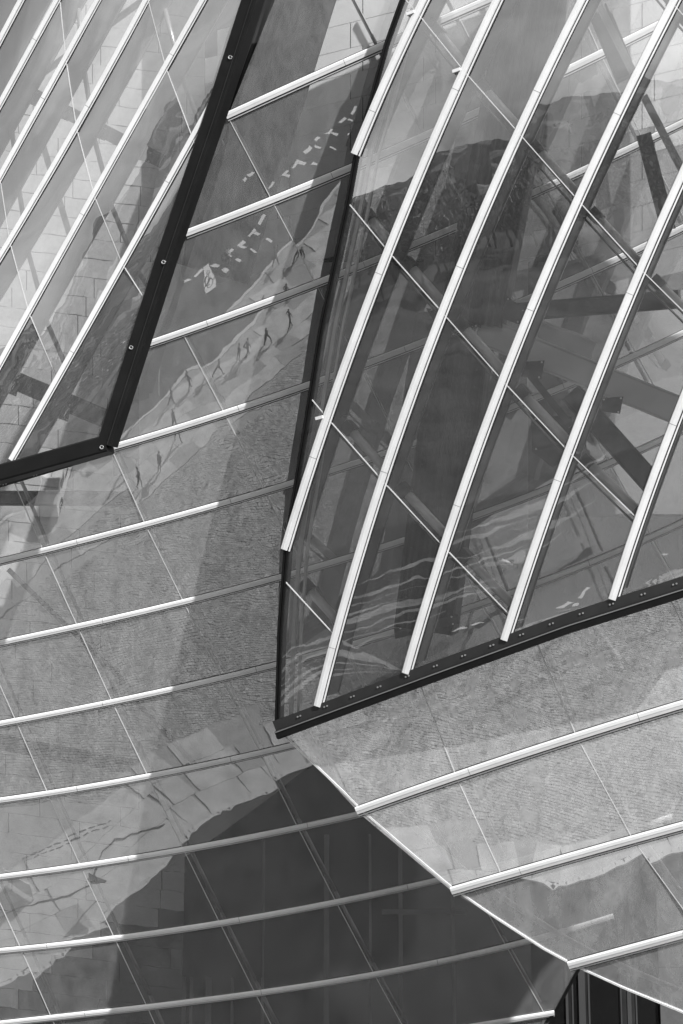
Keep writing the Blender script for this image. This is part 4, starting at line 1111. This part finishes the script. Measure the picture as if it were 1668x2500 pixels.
# trees across the lawn
def tree_meshes(seed, h, spread, n):
    r = random.Random(seed); tr = MB()
    tr.tube([(0, 0, 0), (.1, 0, h * .25), (.2, .15, h * .55), (.1, .2, h * .85)], [.45, .36, .24, .06], 8)
    tips = []
    for k in range(9):
        a = r.uniform(0, 6.28); z0 = h * r.uniform(.22, .6); l_ = spread * r.uniform(.5, .9); e = (l_ * math.cos(a), l_ * math.sin(a), z0 + h * r.uniform(.12, .3))
        tr.tube([(.1, .1, z0), (e[0] * .5, e[1] * .5, (z0 + e[2]) / 2 + .4), e], [.16, .10, .03], 5); tips.append(e)
    cl = [(t[0], t[1], t[2], spread * r.uniform(.28, .45)) for t in tips] + [(r.gauss(0, spread * .25), r.gauss(0, spread * .25), h * r.uniform(.6, .95), spread * r.uniform(.3, .45)) for _ in range(8)]
    lv = MB()
    for i in range(n):
        c = cl[r.randrange(len(cl))]; d = np.array([r.gauss(0, 1), r.gauss(0, 1), r.gauss(0, .8)]); d *= c[3] * r.uniform(.55, 1.05) / np.linalg.norm(d)
        p = np.array(c[:3]) + d; q = np.array([r.gauss(0, 1), r.gauss(0, 1), r.gauss(0, 1)]); q /= np.linalg.norm(q); w = np.cross(q, d + 1e-3); w /= np.linalg.norm(w); s = r.uniform(.3, .65)
        lv.add([p - q * s, p + w * s * .6, p + q * s, p - w * s * .6], [(0, 1, 2, 3)], 0 if r.random() < .72 else 1)
    return tr.mesh('trunk', M['bark'], True), lv.mesh('crown', [M['leaf'], M['leaflight']])
TM = [tree_meshes(1, 17, 6.5, 1500), tree_meshes(2, 21, 6, 1600), tree_meshes(3, 14, 7, 1400)]
KIND = ['broad dark tree', 'tall dark tree', 'low spreading tree']
r = random.Random(11); tcount = 0; AZS = list(np.arange(-16, -62, -.95)); TOTAL = len(AZS)
for az in AZS:
    az_ = az + r.uniform(-.4, .4)
    dist = np.interp(-az_, [15, 28, 36, 42, 48, 62], [215, 250, 270, 290, 310, 360]) * r.uniform(.94, 1.08)
    x, y = math.sin(math.radians(az_)) * dist, 70 - math.cos(math.radians(az_)) * dist
    k = r.randrange(3); s = r.uniform(.85, 1.2) * np.interp(-az_, [15, 40, 62], [1.15, 1.0, .8])
    t = empty('tree', (x, y, 0), r.uniform(0, 6)); t.scale = (s * 1.25, s * 1.25, s); tcount += 1
    tag(t, f'{KIND[k]} in the far tree line mirrored below the skyline', 'tree', 'trees of the far tree line')
    link('trunk', TM[k][0], t); link('crown', TM[k][1], t)
# the wood beyond: one rolling mass of crowns out to the horizon
fw_ = MB(); NA, NR = 90, 18; vs = []
rr_ = random.Random(3)
for i in range(NA + 1):
    a = math.radians(8 + (-85) * i / NA)
    for j in range(NR + 1):
        d = 330 + 1900 * (j / NR) ** 2
        vs.append((math.sin(a) * d, 70 - math.cos(a) * d, -.5 if j == 0 else 6 + rr_.uniform(-3, 3) + 2 * math.sin(i * .19) + min(14, d * .008)))
fw_.add(vs, [(i * (NR + 1) + j, i * (NR + 1) + j + 1, (i + 1) * (NR + 1) + j + 1, (i + 1) * (NR + 1) + j) for i in range(NA) for j in range(NR)])
for q in range(3000):                       # crowns of the wood, as loose clumps of foliage
    a = math.radians(rr_.uniform(-74, 6)); d = 335 + 900 * rr_.random() ** 2.2; h = rr_.uniform(8, 17) * (.8 + .25 * math.sin(a * 21) + .15 * math.sin(a * 57)); w_ = rr_.uniform(2.2, 4.8)
    c = np.array((math.sin(a) * d, 70 - math.cos(a) * d, h))
    for _ in range(11):
        u = np.array([rr_.gauss(0, 1), rr_.gauss(0, 1), rr_.gauss(0, 1)]); u /= np.linalg.norm(u); e = c + u * np.array([w_, w_, h * .38]) * rr_.uniform(.6, 1.05)
        f1 = np.cross(u, [rr_.gauss(0, 1), rr_.gauss(0, 1), rr_.gauss(0, 1)]); f1 /= np.linalg.norm(f1) + 1e-6; f2 = np.cross(u, f1); s_ = rr_.uniform(.6, 1.7)
        fw_.add([e - f1 * s_, e + f2 * s_ * .7, e + f1 * s_, e - f2 * s_ * .7], [(0, 1, 2, 3)])
fw_.mi = [0 if rr_.random() < .82 else 1 for _ in fw_.f]
tag(fw_.build('far_wood', [M['wood'], M['lightwood']]), kind='stuff')
# pale far buildings seen between and over the trees
def far_house(x, y, w, d, h, label, rz):
    b = empty('house', (x, y, 0), rz); tag(b, label, 'building', 'far buildings at the edge of the lawn')
    m = MB(); m.box(-w / 2, w / 2, -d / 2, d / 2, 0, h); m.build('wall', M['facade'], b)
    m = MB(); m.add([(-w/2-.4,-d/2-.4,h),(w/2+.4,-d/2-.4,h),(w/2+.4,d/2+.4,h),(-w/2-.4,d/2+.4,h),(-w/2+1,0,h+3),(w/2-1,0,h+3)], [(0,1,5,4),(2,3,4,5),(1,2,5),(3,0,4),(3,2,1,0)]); m.build('roof', M['bracket'], b)
    wm = MB(); wm.obox((0,0,0),(.7,0,0),(0,.06,0),(0,0,1.0)); me = wm.mesh('window', M['window'])
    for i in range(int(w // 4)):
        for z in np.arange(2, h - 1.5, 3.2):
            o = link('window', me, b); o.location = (-w / 2 + 2.2 + i * 4, d / 2 + .03, z)
far_house(-330, -190, 46, 14, 13, 'long pale building at the far left end of the tree line', math.radians(-48))
far_house(-255, -205, 22, 12, 9, 'small pale house in front of the far trees', math.radians(-42))
far_house(-150, -205, 30, 12, 9, 'pale house low in front of the tall trees', math.radians(-32))
